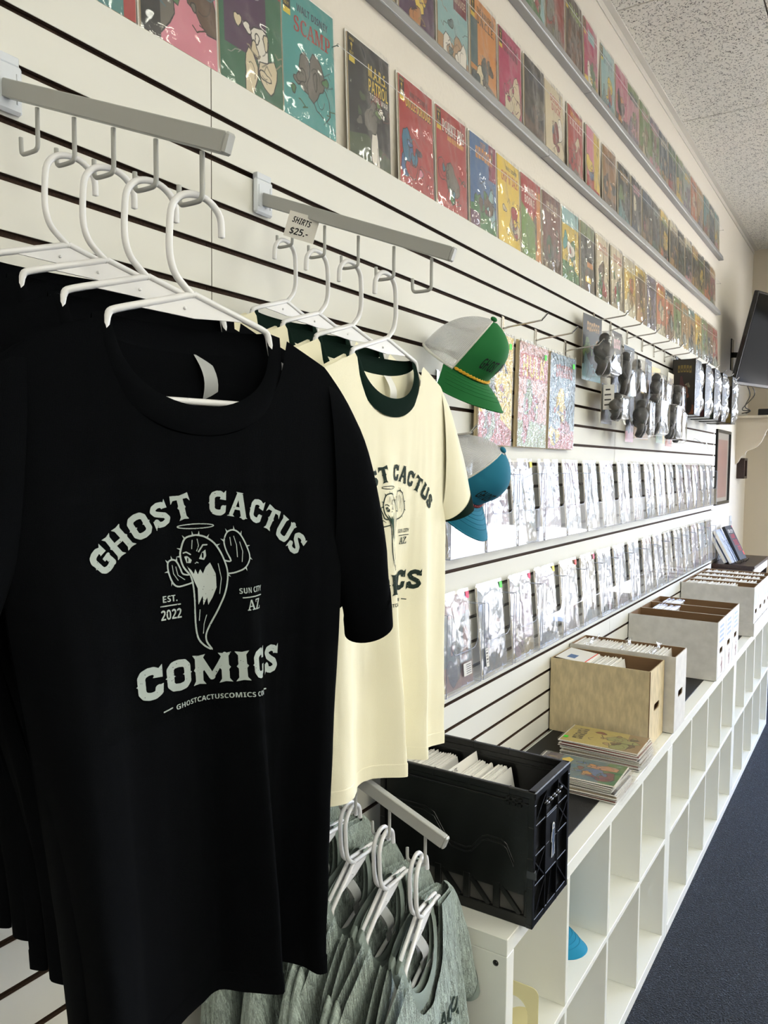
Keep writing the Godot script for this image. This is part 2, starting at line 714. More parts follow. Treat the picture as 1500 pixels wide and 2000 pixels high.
# ---------------------------------------------------------------- the room
func room() -> void:
	var len_s := S_FAR - S_NEAR
	var mid := (S_FAR + S_NEAR) / 2.0
	var f := struct("floor", boxm(Vector3(X_FAR + 0.4, 0.1, len_s + 0.4)), M.carpet, V(X_FAR / 2.0, -0.05, mid))
	f.set_meta("label", "dark blue grey carpet with short looped pile")
	struct("wall_left", boxm(Vector3(0.15, CEIL + 0.1, len_s + 0.3)), M.drywall, V(-0.022 - 0.075, CEIL / 2.0, mid)).set_meta("label", "cream painted wall above and beyond the slatted panels")
	struct("wall_right", boxm(Vector3(0.15, CEIL + 0.1, len_s + 0.3)), M.drywall, V(X_FAR + 0.075, CEIL / 2.0, mid))
	struct("wall_back", boxm(Vector3(X_FAR + 0.3, CEIL + 0.1, 0.15)), M.drywall, V(X_FAR / 2.0, CEIL / 2.0, S_NEAR - 0.075))
	# far wall with the shop window
	var b := MB.new()
	var wx0 := 0.95
	var wx1 := 5.7
	var wy0 := 0.12
	var wy1 := 2.75
	var sz := S_FAR + 0.075
	b.box(V((wx0 - 0.15) / 2.0, CEIL / 2.0, sz), Vector3(wx0 + 0.15, CEIL + 0.1, 0.15))
	b.box(V((wx1 + X_FAR + 0.15) / 2.0, CEIL / 2.0, sz), Vector3(X_FAR + 0.15 - wx1, CEIL + 0.1, 0.15))
	b.box(V((wx0 + wx1) / 2.0, wy0 / 2.0, sz), Vector3(wx1 - wx0, wy0, 0.15))
	b.box(V((wx0 + wx1) / 2.0, (wy1 + CEIL) / 2.0 + 0.03, sz), Vector3(wx1 - wx0, CEIL - wy1 + 0.06, 0.15))
	struct("wall_far", b.commit(), M.farwall).set_meta("label", "beige end wall at the far corner of the shop")
	var nwin := 4
	for k in nwin:
		var a := lerpf(wx0, wx1, float(k) / nwin)
		var c := lerpf(wx0, wx1, float(k + 1) / nwin)
		var fr := MB.new()
		for x in [a + 0.03, c - 0.03]:
			fr.box(V(x, (wy0 + wy1) / 2.0, sz), Vector3(0.06, wy1 - wy0, 0.08), Basis(), 0.004)
		for y in [wy0 + 0.03, wy1 - 0.03, 2.05]:
			fr.box(V((a + c) / 2.0, y, sz), Vector3(c - a - 0.12, 0.06, 0.078), Basis(), 0.004)
		var w := struct("window_%d" % (k + 1), fr.commit(), M.alu)
		var g := MB.new()
		g.quad(V(a + 0.05, wy0 + 0.05, sz), V(c - 0.05, wy0 + 0.05, sz), V(c - 0.05, wy1 - 0.05, sz), V(a + 0.05, wy1 - 0.05, sz))
		part("glass_pane", g.commit(), M.clear, w)
	struct("trim_1", boxm(Vector3(20.0, 0.1, 14.0)), mat(Color(0.62, 0.61, 0.58), 0.9), V(3.0, -0.1, S_FAR + 7.3)).set_meta("label", "pale pavement outside the shop window")
	# ceiling: one slab, and the tiles hung under it one by one
	var ce := struct("ceiling", boxm(Vector3(X_FAR + 0.3, 0.1, len_s + 0.3)), M.dark_gap, V(X_FAR / 2.0, CEIL + 0.075, mid))
	ce.set_meta("label", "ceiling of pale fissured acoustic tiles")
	var off := -ce.position
	var xs := [-0.02, 0.532]
	while xs[-1] < X_FAR:
		xs.append(minf(xs[-1] + 0.6096, X_FAR))
	var ss := [S_NEAR]
	var q := 3.345 - 1.2335 * 5
	while q < S_FAR - 0.05:
		ss.append(q)
		q += 1.2335
	ss.append(S_FAR)
	var cache := {}
	for i in xs.size() - 1:
		for j in ss.size() - 1:
			if is_lamp(xs[i], ss[j]):
				continue
			var w2: float = xs[i + 1] - xs[i] - 0.005
			var d: float = ss[j + 1] - ss[j] - 0.005
			if w2 < 0.05 or d < 0.05:
				continue
			var key := "%.3f_%.3f" % [w2, d]
			if not cache.has(key):
				cache[key] = boxm(Vector3(w2, 0.018, d), 0.003)
			part("ceiling_tile", cache[key], M.tile, ce, off + V((xs[i] + xs[i + 1]) / 2.0, CEIL + 0.009, (ss[j] + ss[j + 1]) / 2.0))
	var t := MB.new()
	t.box(V(-0.0185, CEIL - 0.017, mid), Vector3(0.005, 0.034, len_s), Basis(), 0.001)
	t.box(V(-0.004, CEIL - 0.002, mid), Vector3(0.030, 0.004, len_s), Basis(), 0.001)
	struct("trim_2", t.commit(), mat(Color(0.80, 0.78, 0.74), 0.5)).set_meta("label", "pale metal angle trim along the top of the wall")


func is_lamp(x: float, s: float) -> bool:
	for p in lamp_spots():
		if absf(p.x - x) < 0.1 and absf(p.y - s) < 0.1:
			return true
	return false


func lamp_spots() -> Array:
	var out := []
	for x in [0.532 + 0.6096 * 3, 0.532 + 0.6096 * 7]:
		for k in [-1, 1, 3, 5, 7]:
			out.append(Vector2(x, 3.345 + 1.2335 * (k - 4)))
	return out


func troffers() -> void:
	var glow := mat(Color(0.95, 0.95, 0.93), 0.6)
	glow.emission_enabled = true
	glow.emission = Color(0.985, 0.985, 0.925)
	glow.emission_energy_multiplier = GLOW
	var i := 0
	for p in lamp_spots():
		var c := V(p.x + 0.3048, CEIL, p.y + 0.617)
		var o := thing("ceiling_light", "long rectangular ceiling light panel, %s from the near end of the %s row" % [ordinal(i % 5), "wall-side" if i < 5 else "middle"], "ceiling light", c)
		var fr := MB.new()
		for s in [-1, 1]:
			fr.box(Vector3(0.29 * s, 0.005, 0), Vector3(0.03, 0.03, 1.22), Basis(), 0.003)
			fr.box(Vector3(0, 0.005, 0.595 * s), Vector3(0.55, 0.03, 0.03), Basis(), 0.003)
		part("frame", fr.commit(), M.plate_white, o)
		part("diffuser", boxm(Vector3(0.52, 0.085, 1.14), 0.03), glow, o, Vector3(0, -0.045, 0))
		var l := AreaLight3D.new()
		l.name = "lamp_light_%d" % i
		l.area_size = Vector2(0.50, 1.12)
		l.light_energy = LAMP
		l.light_color = Color(0.985, 0.985, 0.925)
		l.shadow_enabled = true
		l.area_range = 12.0
		l.position = c + Vector3(0, -0.095, 0)
		l.rotation = Vector3(-PI / 2.0, 0, 0)
		add_child(l)
		i += 1


# ---------------------------------------------------------------- slatwall
const G0 := 2.374
const PITCH := 0.0762


func slatwall() -> void:
	var edges := [-1.46, 1.032, 3.515, 5.955]
	var root := Node3D.new()
	root.name = "wall_slats"
	add_child(root)
	tag(root, "white laminate slatwall with brown grooves covering the wall", "", "", "structure")
	for p in 3:
		var a: float = edges[p]
		var c: float = edges[p + 1] - 0.0015
		var L := c - a
		part("backing_board", boxm(Vector3(0.008, 2.445, L)), M.mdf, root, V(-0.0175, 2.445 / 2.0, (a + c) / 2.0))
		var am := ArrayMesh.new()
		var h := PITCH - 0.010
		slat_mesh(am, h, L)
		for k in 31:
			var top := G0 - 0.010 - PITCH * k
			if top - h < 0.03:
				break
			part("slat", am, null, root, V(0, top - h / 2.0, (a + c) / 2.0))
		var cap := ArrayMesh.new()
		slat_mesh(cap, 2.445 - G0, L)
		part("slat", cap, null, root, V(0, (2.445 + G0) / 2.0, (a + c) / 2.0))


func slat_mesh(am: ArrayMesh, h: float, L: float) -> void:
	var b := MB.new()   # fibreboard tongue and web
	b.box(Vector3(-0.0045, 0, 0), Vector3(0.0065, h, L))
	b.box(Vector3(-0.0108, 0, 0), Vector3(0.0062, h - 0.016, L))
	b.commit(M.mdf, am)
	var f := MB.new()   # laminate face
	f.box(Vector3(-0.0006, 0, 0), Vector3(0.0012, h, L), Basis(), 0.0006)
	f.commit(M.laminate, am)


func ledges() -> void:
	var k := 0
	for y in [2.812, 3.192]:
		var o := thing("display_ledge", "%s slim grey metal ledge running along the wall under a row of bagged comics" % ["lower", "upper"][k], "ledge")
		var cuts := [[0.2, 2.62], [2.623, 3.9], [3.903, 5.93]] if k == 0 else [[0.2, 1.9], [1.903, 3.05], [3.053, 5.96]]
		for c in cuts:
			var b := MB.new()
			var m: float = (c[0] + c[1]) / 2.0
			var L: float = c[1] - c[0]
			b.box(V(-0.0205, y + 0.020, m), Vector3(0.002, 0.040, L))
			b.box(V(-0.008, y + 0.001, m), Vector3(0.027, 0.002, L))
			b.box(V(0.0055, y + 0.0115, m), Vector3(0.002, 0.023, L), Basis(), 0.0007)
			b.box(V(0.0035, y + 0.0275, m), Vector3(0.0018, 0.011, L), Basis(Vector3(0, 0, 1), 0.5), 0.0007)
			b.box(V(0.0080, y + 0.004, m), Vector3(0.004, 0.008, L), Basis(), 0.0015)
			part("channel", b.commit(), M.alu, o)
		k += 1
	var wires := [[2.644, 1.40, 5.83, "lowest"], [3.022, 0.4, 5.90, "middle"], [3.392, 0.4, 5.93, "topmost"]]
	for w in wires:
		var o2 := thing("retaining_wire", "thin clear line stretched across the %s row of bagged comics" % w[3], "wire")
		var b2 := MB.new()
		b2.tube([V(0.006, w[0], w[1]), V(0.006, w[0] - 0.004, (w[1] + w[2]) / 2.0), V(0.006, w[0], w[2])], 0.0007, 5)
		part("line", b2.commit(), M.white_plastic, o2)
		for s in [w[1], w[2]]:
			var nb := MB.new()
			nb.tube([V(-0.022, w[0], s), V(0.004, w[0], s)], 0.0012, 6)
			nb.ball(V(0.005, w[0], s), Vector3(0.0025, 0.0032, 0.0032))
			part("nail", nb.commit(), M.chrome, o2)


# ---------------------------------------------------------------- cube shelving
const KX := 0.402
const K0 := 1.471
const KTOP := 0.77


func kallax_row() -> void:
	var proto: Node3D = null
	var where := ["under the black crate", "under the three white boxes", "beside the dark cabinet"]
	for u in 3:
		var at := V(0.012, 0, K0 + 1.47 * u)
		if u == 0:
			proto = cube_unit(at)
		else:
			var c: Node3D = proto.duplicate()
			c.name = numbered("cube_shelf_unit")
			c.position = at
			add_child(c)
			tag(c, "low white cube shelf unit of open cells, " + where[u], "shelf unit")
		var d = [[0.30, 1.44], [0.03, 1.44], [0.03, 1.44]][u]
		var mt := part("top_mat", boxm(Vector3(0.335, 0.003, d[1] - d[0]), 0.001), M.black_mat, null, V(0.012 + 0.175, KTOP + 0.0016, K0 + 1.47 * u + (d[0] + d[1]) / 2.0))
		tag(mt, "thin black sheet lying on top of the %s white shelf unit" % ["nearest", "middle", "farthest"][u], "mat")


func cube_unit(at: Vector3) -> Node3D:
	var o := thing("cube_shelf_unit", "low white cube shelf unit of open cells, under the black crate", "shelf unit", at)
	var D := KX - 0.012
	var z := func(s: float) -> float: return -s
	part("top_panel", boxm(Vector3(D, 0.038, 1.47 - 0.0), 0.0012), M.shelf_white, o, Vector3(D / 2.0, KTOP - 0.019, -0.735))
	part("bottom_panel", boxm(Vector3(D, 0.038, 1.47 - 0.078), 0.0012), M.shelf_white, o, Vector3(D / 2.0, 0.019, -0.735))
	for s in [0.019, 1.451]:
		var sp := part("side_panel", boxm(Vector3(D - 0.0004, KTOP - 0.0385, 0.0378), 0.0012), M.shelf_white, o, Vector3(D / 2.0, (KTOP - 0.0385) / 2.0, -s))
		if s < 0.1:
			for y in [0.712, 0.385, 0.04]:
				var b := MB.new()
				b.tube([Vector3(0, 0, 0.0189), Vector3(0, 0, 0.0202)], 0.0065, 14)
				b.tube([Vector3(0, 0, 0.0195), Vector3(0, 0, 0.0209)], 0.0032, 6)
				part("bolt", b.commit(), M.bezel, sp, Vector3(D / 2.0 - 0.025, y - (KTOP - 0.0385) / 2.0, 0))
	for s in [0.382, 0.7345, 1.0865]:
		for y in [0.038 + 0.1735, 0.401 + 0.1655]:
			part("divider", boxm(Vector3(D - 0.001, 0.347 if y < 0.3 else 0.331, 0.016), 0.0008), M.shelf_white, o, Vector3(D / 2.0, y, -s))
	part("middle_shelf", boxm(Vector3(D - 0.0006, 0.016, 1.47 - 0.0775), 0.0008), M.shelf_white, o, Vector3(D / 2.0, 0.393, -0.735))
	return o


# ---------------------------------------------------------------- comic covers, printed into two pictures
var atlas_near: Image
var atlas_far: Image


func blob(cv: Cv, r: RandomNumberGenerator, x: float, y: float, rx: float, ry: float, c: Color, outline := true) -> void:
	var m := 14
	var p := PackedVector2Array()
	var p2 := PackedVector2Array()
	var ph := r.randf() * TAU
	for i in m:
		var a := TAU * i / m
		var k := 1.0 + 0.22 * sin(a * 2.0 + ph) + 0.18 * sin(a * 3.0 + ph * 2.0) + r.randf_range(-0.08, 0.08)
		p.append(Vector2(x + cos(a) * rx * k, y + sin(a) * ry * k))
		p2.append(Vector2(x + cos(a) * (rx * k + 0.014), y + sin(a) * (ry * k + 0.010)))
	if outline:
		cv.poly(p2, Color(0.08, 0.07, 0.08))
	cv.poly(p, c)
	if outline and rx > 0.07:
		var hl := PackedVector2Array()
		for i in 6:
			var a2 := ph + 0.5 * i
			hl.append(Vector2(x + cos(a2) * rx * 0.55, y + sin(a2) * ry * 0.55))
		cv.line(hl, 0.012, Color(c.r * 0.6, c.g * 0.6, c.b * 0.6))


func paint_cover(im: Image, org: Vector2, sz: Vector2, sp: Dictionary, sd: int) -> void:
	var r := RandomNumberGenerator.new()
	r.seed = 100 + sd
	var cv := Cv.new(im, org, sz)
	cv.dull = 0.16
	var bg: Color = sp.bg
	cv.rect(0, 0, 1, 1, bg)
	var pal: Array = sp.pal
	var top: float = sp.get("top", 0.34)
	if sp.has("frame"):
		cv.rect(0, 0, 1, 1, sp.frame)
		cv.rect(0.08, 0.2, 0.66, 0.54, bg)
	# ground, a few big shapes, and small ones
	var g: Color = pal[0]
	if not sp.has("frame"):
		cv.poly(PackedVector2Array([Vector2(0, r.randf_range(0.7, 0.85)), Vector2(0.4, r.randf_range(0.68, 0.8)), Vector2(1, r.randf_range(0.72, 0.9)), Vector2(1, 1), Vector2(0, 1)]), g)
	for i in sp.get("n", 7):
		var c: Color = pal[r.randi() % pal.size()]
		var big = i < 3
		blob(cv, r, r.randf_range(0.18, 0.82), r.randf_range(top + 0.14, 0.9), r.randf_range(0.10, 0.22) if big else r.randf_range(0.03, 0.08), r.randf_range(0.09, 0.19) if big else r.randf_range(0.02, 0.06), c)
	for i in sp.get("strokes", 5):
		var x := r.randf_range(0.1, 0.9)
		var y := r.randf_range(top + 0.05, 0.92)
		var pts := PackedVector2Array()
		for k in 5:
			pts.append(Vector2(x + 0.05 * k * r.randf_range(0.4, 1.4), y + 0.03 * sin(k * 1.3 + i)))
		cv.line(pts, r.randf_range(0.010, 0.022), (pal[r.randi() % pal.size()] as Color).darkened(0.35))
	for b in sp.get("bands", []):
		cv.rect(b[0], b[1], b[2], b[3], b[4])
	for b in sp.get("polys", []):
		cv.poly(PackedVector2Array(b[0]), b[1])
	if sp.get("block", false):
		cv.rect(0.03, 0.015, 0.13, 0.17, Color(0.06, 0.06, 0.05))
		ink(cv, "GOLD", 0.042, 0.03, 0.106, 0.026, Color(0.85, 0.72, 0.2))
		cv.ell(0.095, 0.085, 0.022, 0.016, Color(0.85, 0.72, 0.2))
		cv.rect(0.088, 0.09, 0.014, 0.04, Color(0.85, 0.72, 0.2))
		ink(cv, "KEY", 0.05, 0.142, 0.09, 0.026, Color(0.85, 0.72, 0.2))
		cv.rect(0.03, 0.187, 0.13, 0.045, Color(0.9, 0.78, 0.15))
	for t in sp.get("text", []):
		# [words, x, y, w, h, colour, serif]
		if t.size() > 7 and sz.x > 200.0:
			ink(cv, t[0], t[1] + 0.012, t[2] + 0.008, t[3], t[4], t[7], t[6])
		ink(cv, t[0], t[1], t[2], t[3], t[4], t[5], t[6])
	if sp.get("marks", 0) > 0:   # lettering too small or too hidden to read
		var mc: Color = sp.get("mc", Color(0.85, 0.4, 0.15))
		for k in sp.marks:
			var x2 = 0.22 + 0.66 * k / sp.marks
			var w = 0.5 / sp.marks
			cv.rect(x2, 0.10 + r.randf() * 0.02, w, 0.13, mc)
			cv.rect(x2 + w * 0.3, 0.13 + r.randf() * 0.04, w * 0.4, 0.04, bg)


func K(r: float, g: float, b: float) -> Color:
	return Color(r, g, b)


var near_specs := []


func specs() -> Array:
	var red := K(0.74, 0.15, 0.14)
	var yel := K(0.93, 0.79, 0.18)
	var teal := K(0.22, 0.62, 0.62)
	var crm := K(0.86, 0.80, 0.66)
	var blk := K(0.07, 0.07, 0.08)
	var brn := K(0.38, 0.26, 0.17)
	var grn := K(0.20, 0.48, 0.22)
	var pnk := K(0.88, 0.50, 0.60)
	var mag := K(0.76, 0.14, 0.38)
	var pur := K(0.30, 0.13, 0.32)
	var blu := K(0.24, 0.42, 0.66)
	var lbl := K(0.55, 0.74, 0.76)
	var org := K(0.86, 0.54, 0.20)
	var gry := K(0.42, 0.40, 0.36)
	var wht := K(0.93, 0.91, 0.87)
	return [
		{"bg": teal, "pal": [teal.darkened(0.2), lbl], "bands": [[0.86, 0.0, 0.14, 1.0, red]], "d": "teal cover with a red stripe"},
		{"bg": pnk, "pal": [pnk, brn, K(0.45, 0.68, 0.75), gry, grn], "bands": [[0.0, 0.0, 0.24, 1.0, blk], [0.22, 0.1, 0.12, 0.62, blk]], "d": "pink cover with dark side"},
		{"bg": pur, "frame": K(0.12, 0.42, 0.28), "pal": [crm, crm, wht, crm], "n": 9, "polys": [[[Vector2(0.0, 0.0), Vector2(1, 0.0), Vector2(1, 0.2), Vector2(0.0, 0.12)], red]], "text": [["DALMATIANS", 0.15, 0.03, 0.8, 0.1, yel, true]], "d": "purple cover with a green border"},
		{"bg": teal, "pal": [teal, gry, gry.lightened(0.3), grn, grn], "n": 8, "top": 0.42, "block": true, "text": [["WALT DISNEY", 0.28, 0.10, 0.6, 0.055, K(0.12, 0.13, 0.3), false], ["SCAMP", 0.22, 0.20, 0.7, 0.12, red, true]], "d": "teal cover with red lettering"},
		{"bg": blk, "pal": [K(0.24, 0.32, 0.16), K(0.4, 0.55, 0.25), K(0.5, 0.14, 0.12), gry, wht], "block": true, "top": 0.3, "n": 9, "text": [["M.A.R.S.", 0.48, 0.14, 0.45, 0.11, yel, false], ["PATROL", 0.48, 0.265, 0.48, 0.11, yel, false], ["TOTAL WAR", 0.5, 0.385, 0.46, 0.05, wht, false]], "d": "black cover with yellow lettering"},
		{"bg": red, "pal": [red, lbl, K(0.15, 0.45, 0.6), pnk, blu, K(0.18, 0.15, 0.3)], "block": true, "n": 9, "top": 0.36, "text": [["WALT DISNEY", 0.32, 0.09, 0.5, 0.05, blk, false], ["UNCLE $CROOGE", 0.2, 0.165, 0.74, 0.10, yel, false, blk]], "d": "red cover with narrow yellow lettering"},
		{"bg": red, "pal": [red, K(0.7, 0.45, 0.3), K(0.22, 0.5, 0.6), gry, grn], "block": true, "top": 0.38, "n": 8, "text": [["PORKY PIG", 0.2, 0.10, 0.74, 0.12, wht, true, blk], ["AND BUGS BUNNY", 0.36, 0.24, 0.56, 0.05, yel, false], ["HARE TODAY", 0.1, 0.93, 0.34, 0.03, K(0.9, 0.6, 0.5), false]], "d": "red cover with white lettering"},
		{"bg": blu, "pal": [grn, gry, brn, K(0.5, 0.2, 0.2), lbl], "marks": 6, "mc": org, "n": 9, "bands": [[0.72, 0.0, 0.28, 0.4, mag.darkened(0.2)], [0.0, 0.84, 0.35, 0.16, K(0.4, 0.16, 0.34)]], "text": [["THE", 0.4, 0.04, 0.2, 0.05, org, true]], "d": "blue cover with orange lettering"},
		{"bg": yel, "pal": [yel, blk, blk.lightened(0.15), red, grn, crm], "top": 0.36, "n": 8, "text": [["WALT DISNEY", 0.4, 0.07, 0.5, 0.045, blk, false], ["CHIP 'N' DALE", 0.18, 0.15, 0.74, 0.12, red, false]], "d": "yellow cover with red lettering"},
		{"bg": red, "pal": [org, grn, K(0.35, 0.55, 0.2), blk.lightened(0.15), brn], "polys": [[[Vector2(0, 0.35), Vector2(0.7, 0.55), Vector2(0.7, 1), Vector2(0, 1)], K(0.4, 0.56, 0.2)]], "bands": [[0.78, 0.1, 0.22, 0.9, org]], "top": 0.45, "text": [["DANIEL", 0.18, 0.12, 0.55, 0.10, wht, false], ["BOONE", 0.18, 0.24, 0.5, 0.10, wht, false]], "d": "red green cover with white lettering"},
		{"bg": K(0.46, 0.22, 0.18), "pal": [brn, gry, grn.darkened(0.3), K(0.6, 0.4, 0.3)], "top": 0.3, "marks": 3, "mc": K(0.7, 0.6, 0.5), "d": "brown red cover"},
		{"bg": yel.darkened(0.1), "pal": [grn, teal, yel, wht, red], "top": 0.2, "n": 10, "bands": [[0.0, 0.0, 1.0, 0.22, lbl]], "d": "yellow cover with blue top"},
		{"bg": K(0.25, 0.24, 0.22), "pal": [gry, brn, K(0.3, 0.33, 0.26)], "bands": [[0.0, 0.0, 1.0, 0.2, K(0.45, 0.52, 0.3)], [0.45, 0.55, 0.42, 0.08, org], [0.32, 0.78, 0.42, 0.08, yel]], "n": 5, "d": "dark grey cover with coloured strips"},
		{"bg": crm, "pal": [crm.darkened(0.2), red, K(0.25, 0.4, 0.6), brn, grn], "top": 0.3, "n": 9, "text": [["PINOCCHIO", 0.2, 0.12, 0.72, 0.12, red, true]], "d": "cream cover with red lettering"},
		{"bg": crm.lightened(0.05), "pal": [crm.darkened(0.2), red, K(0.25, 0.4, 0.6), brn, grn], "top": 0.3, "n": 10, "text": [["PINOCCHIO", 0.2, 0.12, 0.72, 0.12, red, true]], "d": "pale cream cover with red lettering"},
		# middle row from the near end
		{"bg": K(0.16, 0.13, 0.3), "pal": [pur, yel, pnk], "d": "dark violet cover"},
		{"bg": wht, "pal": [crm, grn, pnk, brn, K(0.6, 0.55, 0.25)], "polys": [[[Vector2(0.0, 0.62), Vector2(1, 0.92), Vector2(1, 1.0), Vector2(0.0, 0.70)], brn]], "n": 9, "d": "white cover and brown branch"},
		{"bg": pur, "pal": [pur, K(0.75, 0.48, 0.22), K(0.75, 0.48, 0.22), K(0.5, 0.68, 0.2), yel], "bands": [[0.58, 0.06, 0.36, 0.14, red]], "text": [["PLUTO", 0.62, 0.09, 0.28, 0.08, crm, false]], "d": "purple cover and red title box"},
		{"bg": lbl, "pal": [K(0.72, 0.55, 0.36), gry, wht, K(0.4, 0.5, 0.5)], "bands": [[0.52, 0.06, 0.44, 0.32, K(0.5, 0.12, 0.2)]], "text": [["MICKEY", 0.56, 0.11, 0.36, 0.08, crm, false], ["MOUSE", 0.56, 0.22, 0.36, 0.08, crm, false]], "d": "pale blue cover with maroon box"},
		{"bg": org, "pal": [gry, gry.darkened(0.3), K(0.25, 0.33, 0.36), crm], "bands": [[0.0, 0.24, 0.26, 0.5, K(0.25, 0.38, 0.42)]], "block": true, "top": 0.42, "text": [["THE MAN FROM", 0.25, 0.08, 0.66, 0.07, blk, false], ["U.N.C.L.E.", 0.25, 0.17, 0.66, 0.09, blk, false]], "d": "orange cover with black lettering"},
		{"bg": mag, "pal": [mag, crm, crm.darkened(0.1), blu, mag.darkened(0.3)], "block": true, "n": 6, "marks": 5, "mc": mag.darkened(0.35), "d": "magenta cover with a pale shape"},
		{"bg": K(0.2, 0.16, 0.12), "pal": [brn, K(0.5, 0.36, 0.2), gry, blk], "n": 10, "marks": 3, "mc": K(0.25, 0.27, 0.33), "d": "dark brown cover"},
		{"bg": crm, "pal": [crm, K(0.25, 0.45, 0.6), org, red.darkened(0.2), wht], "text": [["DONALD", 0.3, 0.12, 0.6, 0.09, red, false], ["DUCK", 0.36, 0.23, 0.5, 0.09, red, false]], "d": "cream cover with a red title"},
		{"bg": red, "pal": [gry, gry.darkened(0.4), crm, red], "text": [["THE MAN FROM", 0.16, 0.06, 0.76, 0.07, yel, false], ["U.N.C.L.E.", 0.12, 0.15, 0.8, 0.11, wht, false]], "d": "red cover with a white title"},
		{"bg": pnk, "pal": [red, blu, grn, yel], "bands": [[0.55, 0.0, 0.45, 0.85, yel.darkened(0.1)]], "d": "pink and yellow cover"},
		{"bg": K(0.62, 0.42, 0.2), "pal": [brn, gry, org, blk], "n": 9, "marks": 5, "mc": brn, "d": "ochre cover with brown lettering"},
		# topmost row from the near end
		{"bg": K(0.80, 0.36, 0.36), "pal": [pnk, red, grn, yel, K(0.7, 0.5, 0.4)], "n": 10, "d": "coral cover crowded with shapes"},
		{"bg": K(0.84, 0.80, 0.56), "pal": [yel, red, blk, grn], "n": 7, "d": "pale yellow cover with red shapes"},
		{"bg": lbl, "pal": [grn, red, org, wht], "text": [["NO. 1", 0.5, 0.1, 0.3, 0.09, red, false]].slice(0, 0), "marks": 4, "mc": K(0.7, 0.4, 0.5), "d": "sky blue and green cover"},
		{"bg": K(0.62, 0.2, 0.17), "pal": [gry, K(0.7, 0.72, 0.4), K(0.5, 0.5, 0.48)], "block": true, "marks": 5, "mc": org.darkened(0.3), "d": "brick red cover"},
		{"bg": K(0.3, 0.2, 0.13), "pal": [brn, K(0.5, 0.3, 0.18), gry], "block": true, "text": [["TRAGG", 0.22, 0.12, 0.7, 0.14, K(0.62, 0.75, 0.3), false]], "d": "brown cover with green lettering"},
		{"bg": mag, "pal": [yel, yel, grn, wht], "block": true, "bands": [[0.3, 0.1, 0.5, 0.16, lbl]], "d": "magenta cover with yellow shape"},
		{"bg": lbl.lightened(0.1), "pal": [lbl.darkened(0.2), red, blu, yel], "block": true, "marks": 4, "mc": K(0.5, 0.6, 0.65), "d": "pale blue and red cover"},
		{"bg": pnk.darkened(0.1), "pal": [blk, wht, org, grn], "marks": 6, "mc": mag, "d": "rose cover with black shapes"},
		# big bagged issues on the pegs
		{"bg": yel, "pal": [red, gry, org, K(0.4, 0.5, 0.3)], "n": 9, "text": [["X", 0.55, 0.16, 0.3, 0.18, blk, false]], "d": "yellow and grey cover"},
		{"bg": K(0.85, 0.62, 0.58), "pal": [K(0.5, 0.6, 0.35), yel, K(0.6, 0.65, 0.4), red], "n": 8, "bands": [[0.0, 0.1, 1.0, 0.24, K(0.80, 0.30, 0.26)]], "text": [["HULK", 0.12, 0.12, 0.78, 0.2, yel, false]], "d": "pink cover with tall yellow lettering"},
		{"bg": K(0.42, 0.56, 0.66), "pal": [red, yel, blu, red.darkened(0.1), K(0.5, 0.65, 0.65)], "n": 9, "marks": 7, "mc": K(0.72, 0.28, 0.26), "d": "blue cover with red shapes"},
		# the two stacks on the counter
		{"bg": K(0.80, 0.72, 0.36), "pal": [K(0.62, 0.48, 0.3), blk.lightened(0.1), brn, K(0.6, 0.62, 0.35), red.darkened(0.2), K(0.76, 0.6, 0.4)], "n": 12, "top": 0.2, "marks": 6, "mc": K(0.3, 0.25, 0.14), "d": "yellow brown cover"},
		{"bg": K(0.28, 0.44, 0.50), "pal": [grn, K(0.80, 0.52, 0.36), K(0.80, 0.52, 0.36), blu, K(0.5, 0.15, 0.2), org], "n": 12, "bands": [[0.0, 0.0, 1.0, 0.22, K(0.25, 0.2, 0.33)], [0.06, 0.03, 0.3, 0.16, org]], "polys": [[[Vector2(0.62, 0.26), Vector2(0.8, 0.24), Vector2(0.92, 0.30), Vector2(0.84, 0.37), Vector2(0.66, 0.36)], yel]], "text": [["EVIL", 0.42, 0.03, 0.3, 0.07, wht, true], ["IN A", 0.46, 0.12, 0.26, 0.07, wht, true]], "d": "blue and green cover with a yellow burst"},
	]


const FAR_N := 100


func paint_atlases() -> void:
	atlas_near = Image.create(2048, 1920, false, Image.FORMAT_RGB8)
	atlas_near.fill(Color(0.5, 0.5, 0.5))
	near_specs = specs()
	for i in near_specs.size():
		paint_cover(atlas_near, Vector2((i % 8) * 256, int(i / 8.0) * 384), Vector2(256, 384), near_specs[i], i)
	atlas_far = Image.create(2048, 1344, false, Image.FORMAT_RGB8)
	var r := RandomNumberGenerator.new()
	r.seed = 5
	for i in FAR_N:
		var hues := far_colors(i)
		var sp := {"bg": hues[0], "pal": [hues[1], hues[2], hues[3], hues[0].darkened(0.3)], "n": 10, "strokes": 4, "marks": r.randi_range(3, 7), "mc": hues[4], "top": 0.26}
		if r.randf() < 0.4:
			sp.bands = [[0.0, 0.0, 1.0, 0.2, hues[5]]]
		paint_cover(atlas_far, Vector2((i % 16) * 128, int(i / 16.0) * 192), Vector2(128, 192), sp, 300 + i)
	M.print_near = mat(Color.WHITE, 0.45)
	M.print_near.albedo_texture = ImageTexture.create_from_image(atlas_near)
	M.print_far = mat(Color.WHITE, 0.45)
	M.print_far.albedo_texture = ImageTexture.create_from_image(atlas_far)


const PALETTE := ["b8473f", "d9b53a", "5f8f95", "6d8a4a", "cfc3a2", "8c6a4a", "c98a9a", "4a4640", "b58a52", "7a6f86", "9aa7a0", "c7683a", "3c4f63", "d8cfae", "8f3f4c", "4f6a58"]


